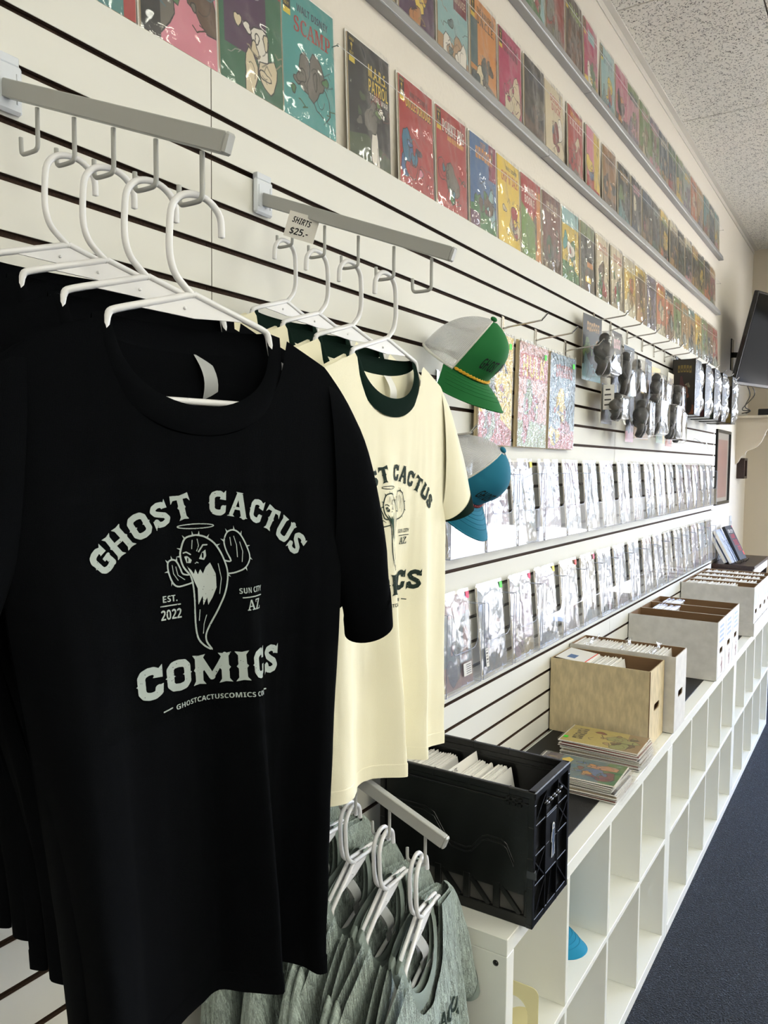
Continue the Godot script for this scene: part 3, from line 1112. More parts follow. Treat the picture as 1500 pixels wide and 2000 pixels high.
func far_colors(i: int) -> Array:
	var r := RandomNumberGenerator.new()
	r.seed = 900 + i
	var out := []
	for k in 6:
		var c := Color.html(PALETTE[r.randi() % PALETTE.size()])
		if i >= 44 and i < 84:   # the newer issues in the holders are mostly dim and bluish
			c = c.lerp(Color(0.30, 0.33, 0.42), 0.55)
		if i >= 84 and i < 90 or i >= 12 and i < 23 and k == 0:
			c = c.lerp(Color(0.06, 0.045, 0.04), 0.85 if k == 0 else 0.45)
		out.append(c)
	return out


const HUES := ["red", "mustard", "grey blue", "olive green", "pale tan", "brown", "dusty pink", "charcoal", "ochre", "mauve", "pale grey", "burnt orange", "slate blue", "cream", "wine red", "dark green"]


func far_name(i: int) -> String:
	var r := RandomNumberGenerator.new()
	r.seed = 900 + i
	var h: String = HUES[r.randi() % PALETTE.size()]
	return "dim " + h if i >= 44 and i < 84 else h


func cover_mesh(w: float, h: float, t: float, far: bool, idx: int, dark_edges := false) -> ArrayMesh:
	# a thin book standing in xy, its front towards +z, its foot at y = 0
	var am := ArrayMesh.new()
	var b := MB.new()
	b.box(Vector3(0, h / 2.0, -t / 2.0), Vector3(w, h, t))
	b.commit(M.bezel if dark_edges else M.pages, am)
	var f := MB.new()
	var cols := 16 if far else 8
	var tile := Vector2(128, 192) if far else Vector2(256, 384)
	var all := Vector2(2048, 1344) if far else Vector2(2048, 1920)
	var o := Vector2((idx % cols), int(float(idx) / cols)) * tile
	f.quad(Vector3(-w / 2, 0, 0.0002), Vector3(w / 2, 0, 0.0002), Vector3(w / 2, h, 0.0002), Vector3(-w / 2, h, 0.0002), (o + Vector2(1, 1)) / all, (o + tile - Vector2(1, 1)) / all)
	f.commit(M.print_far if far else M.print_near, am)
	return am


func bag_mesh(w: float, h: float, puff: float, sd: int, vert := 1.0) -> ArrayMesh:
	# the front sheet of a clear bag with real bulges, its rim drawn back to the board
	var f := FastNoiseLite.new()
	f.seed = sd
	f.frequency = 6.5
	f.fractal_octaves = 3
	var rows := []
	for j in 25:
		var row := []
		for i in 15:
			var x := (i / 14.0 - 0.5) * w
			var y := (1.0 - j / 24.0) * h
			var edge := minf(minf(i, 14 - i) / 2.0, minf(j, 24 - j) / 3.0)
			edge = clampf(edge, 0.0, 1.0)
			var z := puff * (0.5 + 0.9 * f.get_noise_2d(x * 1.8, y * 0.55 * vert + x * 0.7)) * edge + 0.0006
			row.append(Vector3(x, y, z))
		rows.append(row)
	var b := MB.new()
	b.grid(rows, Vector2(0, 0), Vector2(w * 4.0, h * 4.0))
	return b.commit()


# (cached) pieces of a bagged comic
var bags := []
var board_m: ArrayMesh
var bag_side: ArrayMesh
const CW := 0.170
const CH := 0.259


func bagged(called: String, label: String, category: String, group: String, far: bool, idx: int, bag_mat: Material, variant: int) -> Node3D:
	if board_m == null:
		var b := MB.new()
		b.box(Vector3(0, 0.1335, -0.0042), Vector3(0.1775, 0.267, 0.0012))
		board_m = b.commit()
		for k in 6:
			bags.append(bag_mesh(0.1815, 0.272, 0.0070, 40 + k))
	var o := thing(called, label, category, Vector3.ZERO, group)
	part("comic", cover_mesh(CW, CH, 0.0034, far, idx), null, o, Vector3(0, 0.002, 0))
	part("backing_board", board_m, M.board, o)
	part("clear_bag", bags[variant % 6], bag_mat, o)
	return o


func face_room(o: Node3D, x: float, y: float, s: float, lean := 0.0, twist := 0.0) -> void:
	# turns a thing built facing +z to face +x, its foot at (x, y, s), leaning back by «lean»
	o.basis = Basis(Vector3.UP, PI / 2.0 + twist) * Basis(Vector3.RIGHT, -lean)
	o.position = V(x, y, s)


func ledge_comics() -> void:
	var r := RandomNumberGenerator.new()
	r.seed = 17
	# lowest row, standing on the top edge of the slatwall; centres measured from the photograph as far as they can be told apart
	var c1 := [0.785, 0.966, 1.145, 1.321, 1.545, 1.760, 1.952, 2.148, 2.337, 2.520, 2.711, 2.908, 3.107, 3.308, 3.513, 3.719]
	while c1[-1] < 5.70:
		c1.append(c1[-1] + 0.196)
	var c2 := [1.375, 1.560, 1.750, 1.946, 2.138, 2.331, 2.529, 2.720, 2.940, 3.150, 3.370, 3.590, 3.79, 3.99, 4.17, 4.345]
	c2.append(4.56)
	while c2[-1] < 5.70:
		c2.append(c2[-1] + 0.192)
	var c3 := [1.95, 2.14, 2.325, 2.511, 2.70, 2.891, 3.093, 3.315, 3.515, 3.70, 3.90]
	while c3[-1] < 5.78:
		c3.append(c3[-1] + 0.19)
	var far_i := 0
	var rows := [[c1, 2.4455, -0.0035, "standing on the slatwall top edge", "lowest"], [c2, 2.822, -0.005, "standing on the lower metal ledge", "middle"], [c3, 3.203, -0.005, "standing on the upper metal ledge", "topmost"]]
	var first := [0, 15, 25]
	var count := [15, 11, 8]
	for k in 3:
		var row: Array = rows[k]
		var near_i: int = first[k] - (1 if k == 2 else 0)
		for i in row[0].size():
			var far: bool = i >= count[k] + (1 if k == 2 else 0)
			var idx: int = far_i if far else near_i + i
			if k == 2 and i == 0:
				far = true
				idx = 99
			if far and not (k == 2 and i == 0):
				far_i += 1
			if not far and k == 2:
				idx = 26 + i - 1
			var d: String = (far_name(idx) + " cover") if far else near_specs[idx]["d"]
			var o := bagged("bagged_comic", "comic with %s, %s from the left in the %s row" % [d, ordinal(i), row[4]], "comic book", "bagged comics in the %s wall row" % row[4], far, idx, M.bag if i % 2 else M.bag_soft, r.randi())
			face_room(o, row[2], row[1], row[0][i], r.randf_range(0.035, 0.05), r.randf_range(-0.02, 0.02))
			if k == 0 and (i == 13 or i == 14):
				pass


# ---------------------------------------------------------------- clear holders with bagged comics
func holder_front() -> ArrayMesh:
	# the front sheet: a tall panel with a deep rounded notch, seen from +z
	var w := 0.2145
	var h := 0.225
	var p := PackedVector2Array([Vector2(-w / 2, 0), Vector2(w / 2, 0), Vector2(w / 2, h)])
	var arm := 0.027
	var low := 0.108
	var rad := 0.03
	p.append(Vector2(w / 2 - arm + 0.012, h))
	for i in 4:
		var a := PI / 2.0 * i / 3.0
		p.append(Vector2(w / 2 - arm + 0.012 - 0.012 * sin(a), h - 0.012 + 0.012 * cos(a)))
	for i in 6:
		var a2 := PI / 2.0 * i / 5.0
		p.append(Vector2(w / 2 - arm - rad + rad * cos(a2), low + rad - rad * sin(a2)))
	var m := p.size()
	for i in range(m - 1, 2, -1):
		p.append(Vector2(-p[i].x, p[i].y))
	p.append(Vector2(-w / 2, h))
	return flat_poly(p)


var notch_edge := []


func flat_poly(p: PackedVector2Array) -> ArrayMesh:
	notch_edge = []
	for q in p:
		notch_edge.append(Vector3(q.x, q.y, 0))
	var t := Geometry2D.triangulate_polygon(p)
	var b := MB.new()
	for i in range(0, t.size(), 3):
		var a := Vector3(p[t[i]].x, p[t[i]].y, 0)
		var c := Vector3(p[t[i + 1]].x, p[t[i + 1]].y, 0)
		var d := Vector3(p[t[i + 2]].x, p[t[i + 2]].y, 0)
		if (c - a).cross(d - a).z > 0:
			b.tri(a, c, d)
		else:
			b.tri(a, d, c)
	return b.commit()


func holders() -> void:
	var front := holder_front()
	var edge := MB.new()
	edge.tube(notch_edge, 0.0009, 5, true)
	edge.tube([Vector3(-0.107, 0, 0), Vector3(-0.107, 0, -0.055)], 0.0009, 5)
	edge.tube([Vector3(0.107, 0, 0), Vector3(0.107, 0, -0.055)], 0.0009, 5)
	edge.tube([Vector3(-0.107, 0.225, 0), Vector3(-0.107, 0.225, -0.055)], 0.0009, 5)
	edge.tube([Vector3(0.107, 0.225, 0), Vector3(0.107, 0.225, -0.055)], 0.0009, 5)
	var edge_m := edge.commit()
	var side := MB.new()
	side.quad(Vector3(0, 0, -0.055), Vector3(0, 0, 0), Vector3(0, 0.225, 0), Vector3(0, 0.225, -0.055))
	var side_m := side.commit()
	var bot := boxm(Vector3(0.2145, 0.003, 0.055), 0.0008)
	var back := MB.new()
	back.box(Vector3(0, 0.238, -0.0555), Vector3(0.2145, 0.022, 0.0025), Basis(), 0.0006)
	back.box(Vector3(0, 0.250, -0.060), Vector3(0.2145, 0.003, 0.010), Basis(), 0.0006)
	var back_m := back.commit()
	var stick := [M.sticker_pink, M.sticker_green, M.sticker_pink, M.sticker_yellow, M.sticker_red, M.sticker_pink]
	var sname := ["pink", "green", "pink", "yellow", "red", "pink"]
	var st_m := boxm(Vector3(0.020, 0.020, 0.0006))
	var r := RandomNumberGenerator.new()
	r.seed = 31
	var rows := [[1.502, 1.955, 17, "upper", 44], [1.128, 1.945, 17, "lower", 62]]
	for k in 2:
		for i in rows[k][2]:
			var s: float = rows[k][1] + 0.2298 * i
			if k == 1:
				s = rows[k][1] + 0.2315 * i
			if s > 5.82:
				continue
			var y: float = rows[k][0]
			var h := thing("acrylic_holder", "clear acrylic comic holder with notched front, %s from the left in the %s row" % [ordinal(i), rows[k][3]], "display holder", Vector3.ZERO, "clear holders in the %s row" % rows[k][3])
			face_room(h, 0.0575, y, s)
			part("front_sheet", front, M.acrylic, h)
			for sx in [-0.1072, 0.1072]:
				part("side_sheet", side_m, M.acrylic, h, Vector3(sx, 0, 0))
			part("rim", edge_m, M.acrylic_edge, h)
			part("bottom_sheet", bot, M.clear, h, Vector3(0, 0.0015, -0.0275))
			part("wall_bracket", back_m, M.clear, h)
			var idx: int = rows[k][4] + i
			var o := bagged("bagged_comic", "comic with %s cover in the %s clear holder of the %s holder row" % [far_name(idx), ordinal(i), rows[k][3]], "comic book", "bagged comics in the %s holder row" % rows[k][3], true, idx, M.bag_flat, r.randi())
			face_room(o, 0.046, y + 0.004, s + r.randf_range(-0.012, 0.004), 0.095 + r.randf_range(-0.01, 0.01), r.randf_range(-0.03, 0.03))
			if (k == 1 and i < 6) or (k == 0 and (i == 1 or i == 2)):
				var q: int = i if k == 1 else 3
				part("price_sticker", st_m, stick[q], o, Vector3(0.072, 0.253, 0.0045)).set_meta("label", "small %s price sticker" % sname[q])
			if k == 1 and i < 2:
				var b := MB.new()
				b.box(Vector3.ZERO, Vector3(0.05, 0.036, 0.0006) if i == 0 else Vector3(0.018, 0.055, 0.0006))
				var lb := part("price_label", b.commit(), M.white_paper, o, Vector3(0.045, 0.045, 0.0052) if i == 0 else Vector3(-0.06, 0.05, 0.0052))
				var ln := MB.new()
				for q2 in 5:
					if i == 0:
						ln.box(Vector3(0.006, 0.012 - 0.006 * q2, 0.0004), Vector3(0.030, 0.0018, 0.0002))
					else:
						ln.box(Vector3(0.0, 0.022 - 0.009 * q2, 0.0004), Vector3(0.011, 0.004 if q2 % 2 else 0.002, 0.0002))
				part("printed_lines", ln.commit(), M.black_ink, lb)


# ---------------------------------------------------------------- sloping faceout arms
const ARM_XS := [0.078, 0.153, 0.227, 0.301, 0.375]
const ARM_SLOPE := -0.385


func faceouts() -> void:
	var arms := [[0.640, 2.258, "holding black shirts, nearest the camera"], [1.160, 2.258, "holding cream ringer shirts, with a price note tied on"], [1.165, 1.268, "low on the wall, holding the grey green shirts"]]
	var ang := atan(ARM_SLOPE)
	var plate := boxm(Vector3(0.010, 0.066, 0.050), 0.004)
	var bar := MB.new()
	bar.bar(Vector3(0.008, 0.008 * ARM_SLOPE, 0), Vector3(0.412, 0.412 * ARM_SLOPE, 0), 0.0135, 0.023, 0.0012)
	var bar_m := bar.commit()
	var capm := boxm(Vector3(0.006, 0.0235, 0.0142), 0.0025)
	var hk := MB.new()
	hk.tube(smooth_path([Vector3(0, -0.006, 0), Vector3(0, -0.03, 0), Vector3(0, -0.052, 0), Vector3(-0.003, -0.0575, 0), Vector3(-0.009, -0.059, 0), Vector3(-0.027, -0.059, 0), Vector3(-0.0335, -0.0575, 0), Vector3(-0.036, -0.052, 0), Vector3(-0.0365, -0.036, 0)], 3), 0.0029, 8)
	var hk_m := hk.commit()
	for a in arms:
		var o := thing("faceout_arm", "grey sloping five-hook display arm, %s" % a[2], "display arm", V(0, a[1], a[0]))
		var pl := part("mounting_plate", plate, M.plate_white, o, Vector3(0.006, 0, 0))
		for s in [-1, 1]:
			var rb := MB.new()
			rb.tube([Vector3(0.005, 0.02, 0.016 * s), Vector3(0.005, -0.02, 0.016 * s)], 0.0016, 6)
			part("embossed_rib", rb.commit(), M.plate_white, pl)
		var tg := MB.new()
		tg.box(Vector3(-0.002, 0.037, 0), Vector3(0.012, 0.012, 0.04), Basis(), 0.001)
		part("slat_hook", tg.commit(), M.plate_white, pl)
		part("arm", bar_m, M.grey_paint, o)
		var cp := part("end_cap", capm, M.grey_paint, o, Vector3(0.414, 0.414 * ARM_SLOPE, 0))
		cp.rotation.z = ang
		for x in ARM_XS:
			part("hook", hk_m, M.grey_paint, o, Vector3(x, x * ARM_SLOPE - 0.009, 0))


func hook_point(s: float, root_y: float, k: int) -> Vector3:
	# where a hanger rests on hook k
	var x: float = ARM_XS[k]
	return V(x - 0.014, root_y + x * ARM_SLOPE - 0.009 - 0.056, s)


# hanger in local axes: u along +s, y up; the origin rests on the hook
func hanger(at: Vector3, yaw: float, mirror: bool, label: String, group: String) -> Node3D:
	var o := thing("clothes_hanger", label, "hanger", at, group)
	o.rotation.y = -yaw
	var m := -1.0 if mirror else 1.0
	var U := func(u: float, y: float) -> Vector3: return Vector3(0, y, -u * m)
	var hook := MB.new()
	hook.tube(smooth_path([U.call(0.036, -0.034), U.call(0.034, -0.012), U.call(0.021, 0.002), U.call(0.004, 0.0065), U.call(-0.014, 0.002), U.call(-0.026, -0.012), U.call(-0.029, -0.036), U.call(-0.029, -0.064), U.call(-0.023, -0.084), U.call(-0.010, -0.098), U.call(0, -0.106)], 4), 0.0041, 8)
	part("hook", hook.commit(), M.white_plastic, o)
	var fr := MB.new()
	var path := []
	for s in [1, -1]:
		var side := [U.call(0, -0.104), U.call(0.045 * s, -0.118), U.call(0.090 * s, -0.132), U.call(0.099 * s, -0.138), U.call(0.102 * s, -0.150), U.call(0.106 * s, -0.164), U.call(0.114 * s, -0.170), U.call(0.140 * s, -0.184), U.call(0.168 * s, -0.201), U.call(0.176 * s, -0.211), U.call(0.170 * s, -0.221), U.call(0.155 * s, -0.224), U.call(0.0, -0.224)]
		if s < 0:
			side.reverse()
		path.append_array(side.slice(0, side.size() - 1))
	fr.tube(smooth_path(path + [path[0]], 3), 0.0041, 8)
	part("frame", fr.commit(), M.white_plastic, o)
	var gs := MB.new()
	var poly := PackedVector2Array([Vector2(-0.068, -0.1225), Vector2(0, -0.106), Vector2(0.068, -0.1225), Vector2(0.068, -0.127), Vector2(0.03, -0.129), Vector2(0, -0.131), Vector2(-0.03, -0.129), Vector2(-0.068, -0.127)])
	gs.prism(poly, 0.0024, Transform3D(Basis(Vector3(0, 0, 1), Vector3(0, 1, 0), Vector3(-1, 0, 0)), Vector3(0.0012, 0, 0)))
	gs.ball(Vector3(0.0015, -0.121, 0.012), Vector3(0.002, 0.002, 0.002), Basis(), 8, 6)
	part("gusset", gs.commit(), M.white_plastic, o)
	return o


# ---------------------------------------------------------------- shirts
class Shirt:
	var L := 0.79            # length from the shoulder
	var hem := []            # plan of the front at the hem: Vector2(u, w), evenly spaced from one side seam to the other
	var half := 0.222        # half width at the shoulders
	var yaw := 0.26          # the hanger's turn
	var neck := 0.115
	var depth := 0.119
	var back_depth := 0.026
	var wr := FastNoiseLite.new()
	var wk := 0.0025
	var start := 0.16
	var thick := 0.013
	var hemlift := 0.0
	var o1 := Vector2(0.285, -0.095)   # sleeve: shoulder bend, outer and inner cuff corner
	var o2 := Vector2(0.288, -0.366)
	var i2 := Vector2(0.246, -0.398)

	func top(u: float, front: bool) -> float:
		var a := absf(u)
		if a < neck:
			var d := depth if front else back_depth
			return -d * pow(maxf(0.0, 1.0 - pow(a / neck, 2.6)), 0.55)
		return -(a - neck) * 0.42 - maxf(0.0, a - 0.18) * 0.5

	func at(a: float, v: float, front: bool) -> Vector3:
		# a in -1..1 across, v the drop below the shoulder (negative y); local axes: x out, y up, -z along s
		var u0 := a * half
		var b := clampf(-v / L, 0.0, 1.0)
		var g := smoothstep(start, 1.0, b) * 0.62 + clampf((b - start) / (1.0 - start), 0.0, 1.0) * 0.38
		var hp := hem_at(a)
		var th := sqrt(maxf(0.0, 1.0 - a * a)) * (thick + 0.010 * b)
		if not front:
			th = -th
			hp.y -= 0.012
		var lift := -0.012 * smoothstep(0.0, 0.08, -v) * 0.0
		var p0 := Vector2(u0 * cos(yaw), u0 * sin(yaw))
		var p := p0.lerp(hp, g)
		var w := wr.get_noise_2d(a * 260.0, v * 90.0) * wk * smoothstep(0.05, 0.3, b)
		w += wr.get_noise_2d(a * 90.0 + 400.0, v * 420.0) * wk * 0.7 * smoothstep(0.3, 0.9, b)
		return Vector3(p.y + th + w + lift, v, -p.x)

	func hem_at(a: float) -> Vector2:
		var m := hem.size()
		var f := clampf((a + 1.0) / 2.0, 0.0, 1.0) * (m - 1)
		var i := mini(int(f), m - 2)
		var u := f - i
		return (hem[i + 0] as Vector2).cubic_interpolate(hem[i + 1], hem[maxi(i - 1, 0)], hem[mini(i + 2, m - 1)], u)


func shirt(called: String, label: String, group: String, at: Vector3, sh: Shirt, fabric: Material, rib: Material, cuff: Material, print_mat: Material, tag_kind: int) -> Node3D:
	var o := thing(called, label, "shirt", at, group)
	var body := MB.new()
	for front in [true, false]:
		var rows := []
		for j in 45:
			var row := []
			for i in 73:
				var a := i / 36.0 - 1.0
				var t := sh.top(a * sh.half, front) - 0.004
				var bot := -sh.L + sh.hemlift * a
				row.append(sh.at(a, lerpf(t, bot, pow(j / 44.0, 0.92)), front))
			rows.append(row)
		body.grid(rows, Vector2(0, 0), Vector2(1, 1), not front)
	part("body", body.commit(), fabric, o)
	# hem seam
	var hm := MB.new()
	for front in [true, false]:
		var rows2 := []
		for j in 3:
			var row2 := []
			for i in 73:
				var a2 := i / 36.0 - 1.0
				var p := sh.at(a2, -sh.L + sh.hemlift * a2 + [0.024, 0.022, -0.001][j], front)
				p.x += (0.0016 if front else -0.0016) * (0.2 if j == 0 else 1.0)
				row2.append(p)
			rows2.append(row2)
		hm.grid(rows2, Vector2(0, 0), Vector2(1, 1), not front)
	part("hem", hm.commit(), fabric, o)
	# collar: a band round the neck opening, both edges rolled
	var col := MB.new()
	var crow := []
	for j in 5:
		var row3 := []
		for i in 65:
			var ph := TAU * i / 64.0
			var fr := sin(ph) >= 0.0
			var k := [0.0, 0.12, 0.5, 0.88, 1.0][j] as float
			var rn := lerpf(sh.neck + 0.002, sh.neck - 0.018, k)
			var u := rn * cos(ph)
			var d := lerpf(sh.depth + 0.004, sh.depth - 0.024, k) if fr else lerpf(sh.back_depth + 0.004, sh.back_depth - 0.022, k)
			var sp := pow(absf(sin(ph)), 0.75)
			var v := -d * sp
			v += 0.004 * k
			var out := (0.0155 * sp + 0.0035 * sin(PI * k) + 0.0012) * (1.0 if fr else -1.0)
			if absf(sin(ph)) < 0.15:
				out *= absf(sin(ph)) / 0.15
			row3.append(Vector3(u * sin(sh.yaw) + out, v, -u * cos(sh.yaw)))
		crow.append(row3)
	col.grid(crow)
	part("collar", col.commit(), rib, o)
	# sleeves
	for sgn in [-1.0, 1.0]:
		var sl := MB.new()
		var cf := MB.new()
		for part_i in 2:
			var rows4 := []
			var n0 := 0.0 if part_i == 0 else 0.90
			for j in (19 if part_i == 0 else 3):
				var t2 := lerpf(n0, 1.0, j / (18.0 if part_i == 0 else 2.0))
				var row4 := []
				var O0 := Vector2(0.185, -0.036)
				var O1 := sh.o1
				var O2 := sh.o2
				var o2 := O0.lerp(O1, t2).lerp(O1.lerp(O2, t2), t2)
				var i2 := Vector2(0.200, -0.27).lerp(sh.i2, t2)
				for i in 33:
					var an := TAU * i / 32.0
					var c := (o2 + i2) / 2.0 + (o2 - i2) / 2.0 * cos(an)
					var thk := lerpf(0.014, 0.034, t2) + (0.0012 if part_i == 1 else 0.0)
					var w := sin(an) * thk + sh.wr.get_noise_2d(c.x * 500.0 * sgn, c.y * 300.0) * 0.004 * sin(PI * clampf(t2, 0, 1))
					var uu = c.x * sgn
					if part_i == 1:
						uu += cos(an) * 0.0012 * sgn
					row4.append(Vector3(uu * sin(sh.yaw) + w, c.y, -uu * cos(sh.yaw)))
				rows4.append(row4)
			(sl if part_i == 0 else cf).grid(rows4, Vector2(0, 0), Vector2(1, 1), sgn < 0.0)
		part("sleeve", sl.commit(), fabric, o)
		part("cuff", cf.commit(), cuff, o)
	# print on the chest, following the cloth
	if print_mat:
		var pr := MB.new()
		var rows5 := []
		for j in 41:
			var row5 := []
			for i in 57:
				var u2 := lerpf(-0.144, 0.150, i / 56.0)
				var p2 := sh.at(u2 / sh.half, lerpf(-0.178, -0.448, j / 40.0), true)
				p2.x += 0.0012
				row5.append(p2)
			rows5.append(row5)
		pr.grid(rows5)
		part("chest_print", pr.commit(), print_mat, o).set_meta("label", "distressed arched lettering round a ghostly cactus emblem")
	if tag_kind > 0:
		var tg := MB.new()
		var rows6 := []
		for j in 9:
			var t3 := j / 8.0
			var row6 := []
			for i in 3:
				var u3 := (i - 1) * 0.011
				row6.append(Vector3(-0.010 + 0.010 * sin(t3 * 3.0), -sh.back_depth - 0.004 - 0.052 * t3, -u3 - 0.012 * t3 - 0.02))
			rows6.append(row6)
		tg.grid(rows6)
		part("neck_tag", tg.commit(), M.tag_grey if tag_kind == 1 else M.tag_white, o)
		var t4 := MB.new()
		t4.box(Vector3(-0.002, -sh.back_depth - 0.072, -0.036), Vector3(0.0012, 0.020, 0.017), Basis(Vector3(1, 0, 0), 0.15), 0.0002)
		part("care_tag", t4.commit(), M.tag_grey if tag_kind == 1 else M.tag_white, o)
	return o


# ---------------------------------------------------------------- the emblem printed on the shirts (u right, v up, metres on the cloth)
class Press:
	var cv: Cv
	var c: Color

	func poly(pts: Array, xf := Transform2D()) -> void:
		var p := PackedVector2Array()
		for q in pts:
			var w: Vector2 = xf * q
			p.append(Vector2((w.x + 0.150) / 0.294, (-0.170 - w.y) / 0.270))
		cv.poly(p, c)

	func stroke(pts: Array, w: float, xf := Transform2D(), closed := false) -> void:
		var m := pts.size()
		for i in (m if closed else m - 1):
			var a: Vector2 = pts[i]
			var b: Vector2 = pts[(i + 1) % m]
			if a.distance_to(b) < 1e-7:
				continue
			var d := (b - a).normalized().orthogonal() * w / 2.0
			poly([a + d, b + d, b - d, a - d], xf)
			disc(b, w / 2.0, xf)

	func disc(o: Vector2, r: float, xf := Transform2D(), ry := -1.0) -> void:
		var p := []
		for i in 16:
			p.append(o + Vector2(cos(TAU * i / 16) * r, sin(TAU * i / 16) * (r if ry < 0.0 else ry)))
		poly(p, xf)

	func stem(cx: float, w: float, h: float, xf: Transform2D, spur := true) -> void:
		var l := []
		var k := w / 2.0
		var side := [Vector2(0, h * 0.035), Vector2(k * 1.75, 0), Vector2(k, h * 0.13), Vector2(k, h * 0.43), Vector2(k * (1.45 if spur else 1.0), h * 0.5), Vector2(k, h * 0.57), Vector2(k, h * 0.87), Vector2(k * 1.75, h), Vector2(0, h * 0.965)]
		for q in side:
			l.append(Vector2(cx + q.x, q.y))
		for i in range(side.size() - 2, 0, -1):
			l.append(Vector2(cx - side[i].x, side[i].y))
		poly(l, xf)

	func curve(pts: Array, W: float, h: float, w: float, xf: Transform2D, closed := false) -> void:
		var q := []
		for p in pts:
			q.append(Vector2(p.x * W, p.y * h))
		stroke(q, w, xf, closed)

	# a western letter with flared ends, its foot on y = 0
	func letter(ch: String, W: float, h: float, xf: Transform2D) -> void:
		var w := h * 0.235
		var x0 := w / 2.0 / W
		var x1 := 1.0 - x0
		var lo := w / 2.0 / h
		var hi := 1.0 - lo
		match ch:
			"I":
				stem(W / 2.0, w, h, xf)
			"H":
				stem(W * 0.2, w, h, xf)
				stem(W * 0.8, w, h, xf)
				stroke([Vector2(W * 0.2, h * 0.5), Vector2(W * 0.8, h * 0.5)], w * 0.6, xf)
			"T":
				stem(W / 2.0, w, h, xf)
				poly([Vector2(0, h * 0.68), Vector2(W * 0.05, h * 1.03), Vector2(W * 0.5, h * 0.97), Vector2(W * 0.95, h * 1.03), Vector2(W, h * 0.68), Vector2(W * 0.86, h * 0.82), Vector2(W * 0.14, h * 0.82)], xf)
			"A":
				stroke([Vector2(W * 0.16, h * 0.06), Vector2(W * 0.46, h * 0.95)], w * 0.72, xf)
				stroke([Vector2(W * 0.54, h * 0.95), Vector2(W * 0.84, h * 0.06)], w, xf)
				stroke([Vector2(W * 0.3, h * 0.36), Vector2(W * 0.72, h * 0.36)], w * 0.5, xf)
				poly([Vector2(-W * 0.04, 0), Vector2(W * 0.36, 0), Vector2(W * 0.2, h * 0.12)], xf)
				poly([Vector2(W * 0.6, 0), Vector2(W * 1.06, 0), Vector2(W * 0.84, h * 0.14)], xf)
				poly([Vector2(W * 0.3, h * 1.03), Vector2(W * 0.5, h * 0.9), Vector2(W * 0.7, h * 1.03)], xf)
			"M":
				stem(W * 0.14, w, h, xf)
				stem(W * 0.86, w, h, xf)
				stroke([Vector2(W * 0.14, h * 0.94), Vector2(W * 0.5, h * 0.22)], w * 0.8, xf)
				stroke([Vector2(W * 0.5, h * 0.22), Vector2(W * 0.86, h * 0.94)], w * 0.6, xf)
			"U":
				curve([Vector2(x0, 0.97), Vector2(x0, 0.32), Vector2(x0 + 0.08, lo + 0.04), Vector2(0.5, lo), Vector2(x1 - 0.08, lo + 0.04), Vector2(x1, 0.32), Vector2(x1, 0.97)], W, h, w, xf)
				for x in [x0, x1]:
					poly([Vector2(x * W - w * 0.85, h), Vector2(x * W + w * 0.85, h), Vector2(x * W + w * 0.5, h * 0.86), Vector2(x * W - w * 0.5, h * 0.86)], xf)
			"O":
				curve([Vector2(x0, 0.5), Vector2(x0, 0.74), Vector2(x0 + 0.12, hi - 0.03), Vector2(0.5, hi), Vector2(x1 - 0.12, hi - 0.03), Vector2(x1, 0.74), Vector2(x1, 0.26), Vector2(x1 - 0.12, lo + 0.03), Vector2(0.5, lo), Vector2(x0 + 0.12, lo + 0.03), Vector2(x0, 0.26)], W, h, w, xf, true)
				for x in [x0, x1]:
					poly([Vector2(x * W - w * 0.72, h * 0.5), Vector2(x * W, h * 0.6), Vector2(x * W + w * 0.72, h * 0.5), Vector2(x * W, h * 0.4)], xf)
			"C", "G":
				curve([Vector2(x1, 0.70), Vector2(x1 - 0.04, 0.82), Vector2(x1 - 0.18, hi), Vector2(0.45, hi), Vector2(x0 + 0.10, hi - 0.05), Vector2(x0, 0.72), Vector2(x0, 0.28), Vector2(x0 + 0.10, lo + 0.05), Vector2(0.45, lo), Vector2(x1 - 0.18, lo), Vector2(x1 - 0.02, 0.18), Vector2(x1, 0.30)], W, h, w, xf)
				poly([Vector2(x0 * W - w * 0.72, h * 0.5), Vector2(x0 * W, h * 0.6), Vector2(x0 * W + w * 0.2, h * 0.5), Vector2(x0 * W, h * 0.4)], xf)
				poly([Vector2(W * 0.62, h * 0.66), Vector2(W * 1.02, h * 0.62), Vector2(W * 1.04, h * 1.02), Vector2(W * 0.86, h * 0.9)], xf)
				if ch == "G":
					stroke([Vector2(W * 0.58, h * 0.46), Vector2(W * 0.96, h * 0.46)], w * 0.6, xf)
					stroke([Vector2(x1 * W, h * 0.46), Vector2(x1 * W, h * 0.12)], w, xf)
				else:
					poly([Vector2(W * 0.7, h * 0.36), Vector2(W * 1.03, h * 0.42), Vector2(W * 0.98, h * 0.12)], xf)
			"S":
				curve([Vector2(x1 - 0.02, 0.72), Vector2(x1 - 0.10, 0.85), Vector2(0.5, hi), Vector2(x0 + 0.10, hi - 0.05), Vector2(x0, 0.73), Vector2(x0 + 0.1, 0.60), Vector2(0.5, 0.5), Vector2(x1 - 0.1, 0.41), Vector2(x1, 0.27), Vector2(x1 - 0.10, lo + 0.05), Vector2(0.5, lo), Vector2(x0 + 0.10, 0.15), Vector2(x0 + 0.02, 0.29)], W, h, w * 0.92, xf)
				poly([Vector2(W * 0.66, h * 0.70), Vector2(W * 1.0, h * 0.66), Vector2(W * 1.0, h * 1.02)], xf)
				poly([Vector2(W * 0.34, h * 0.30), Vector2(0.0, h * 0.36), Vector2(0.0, -h * 0.02)], xf)

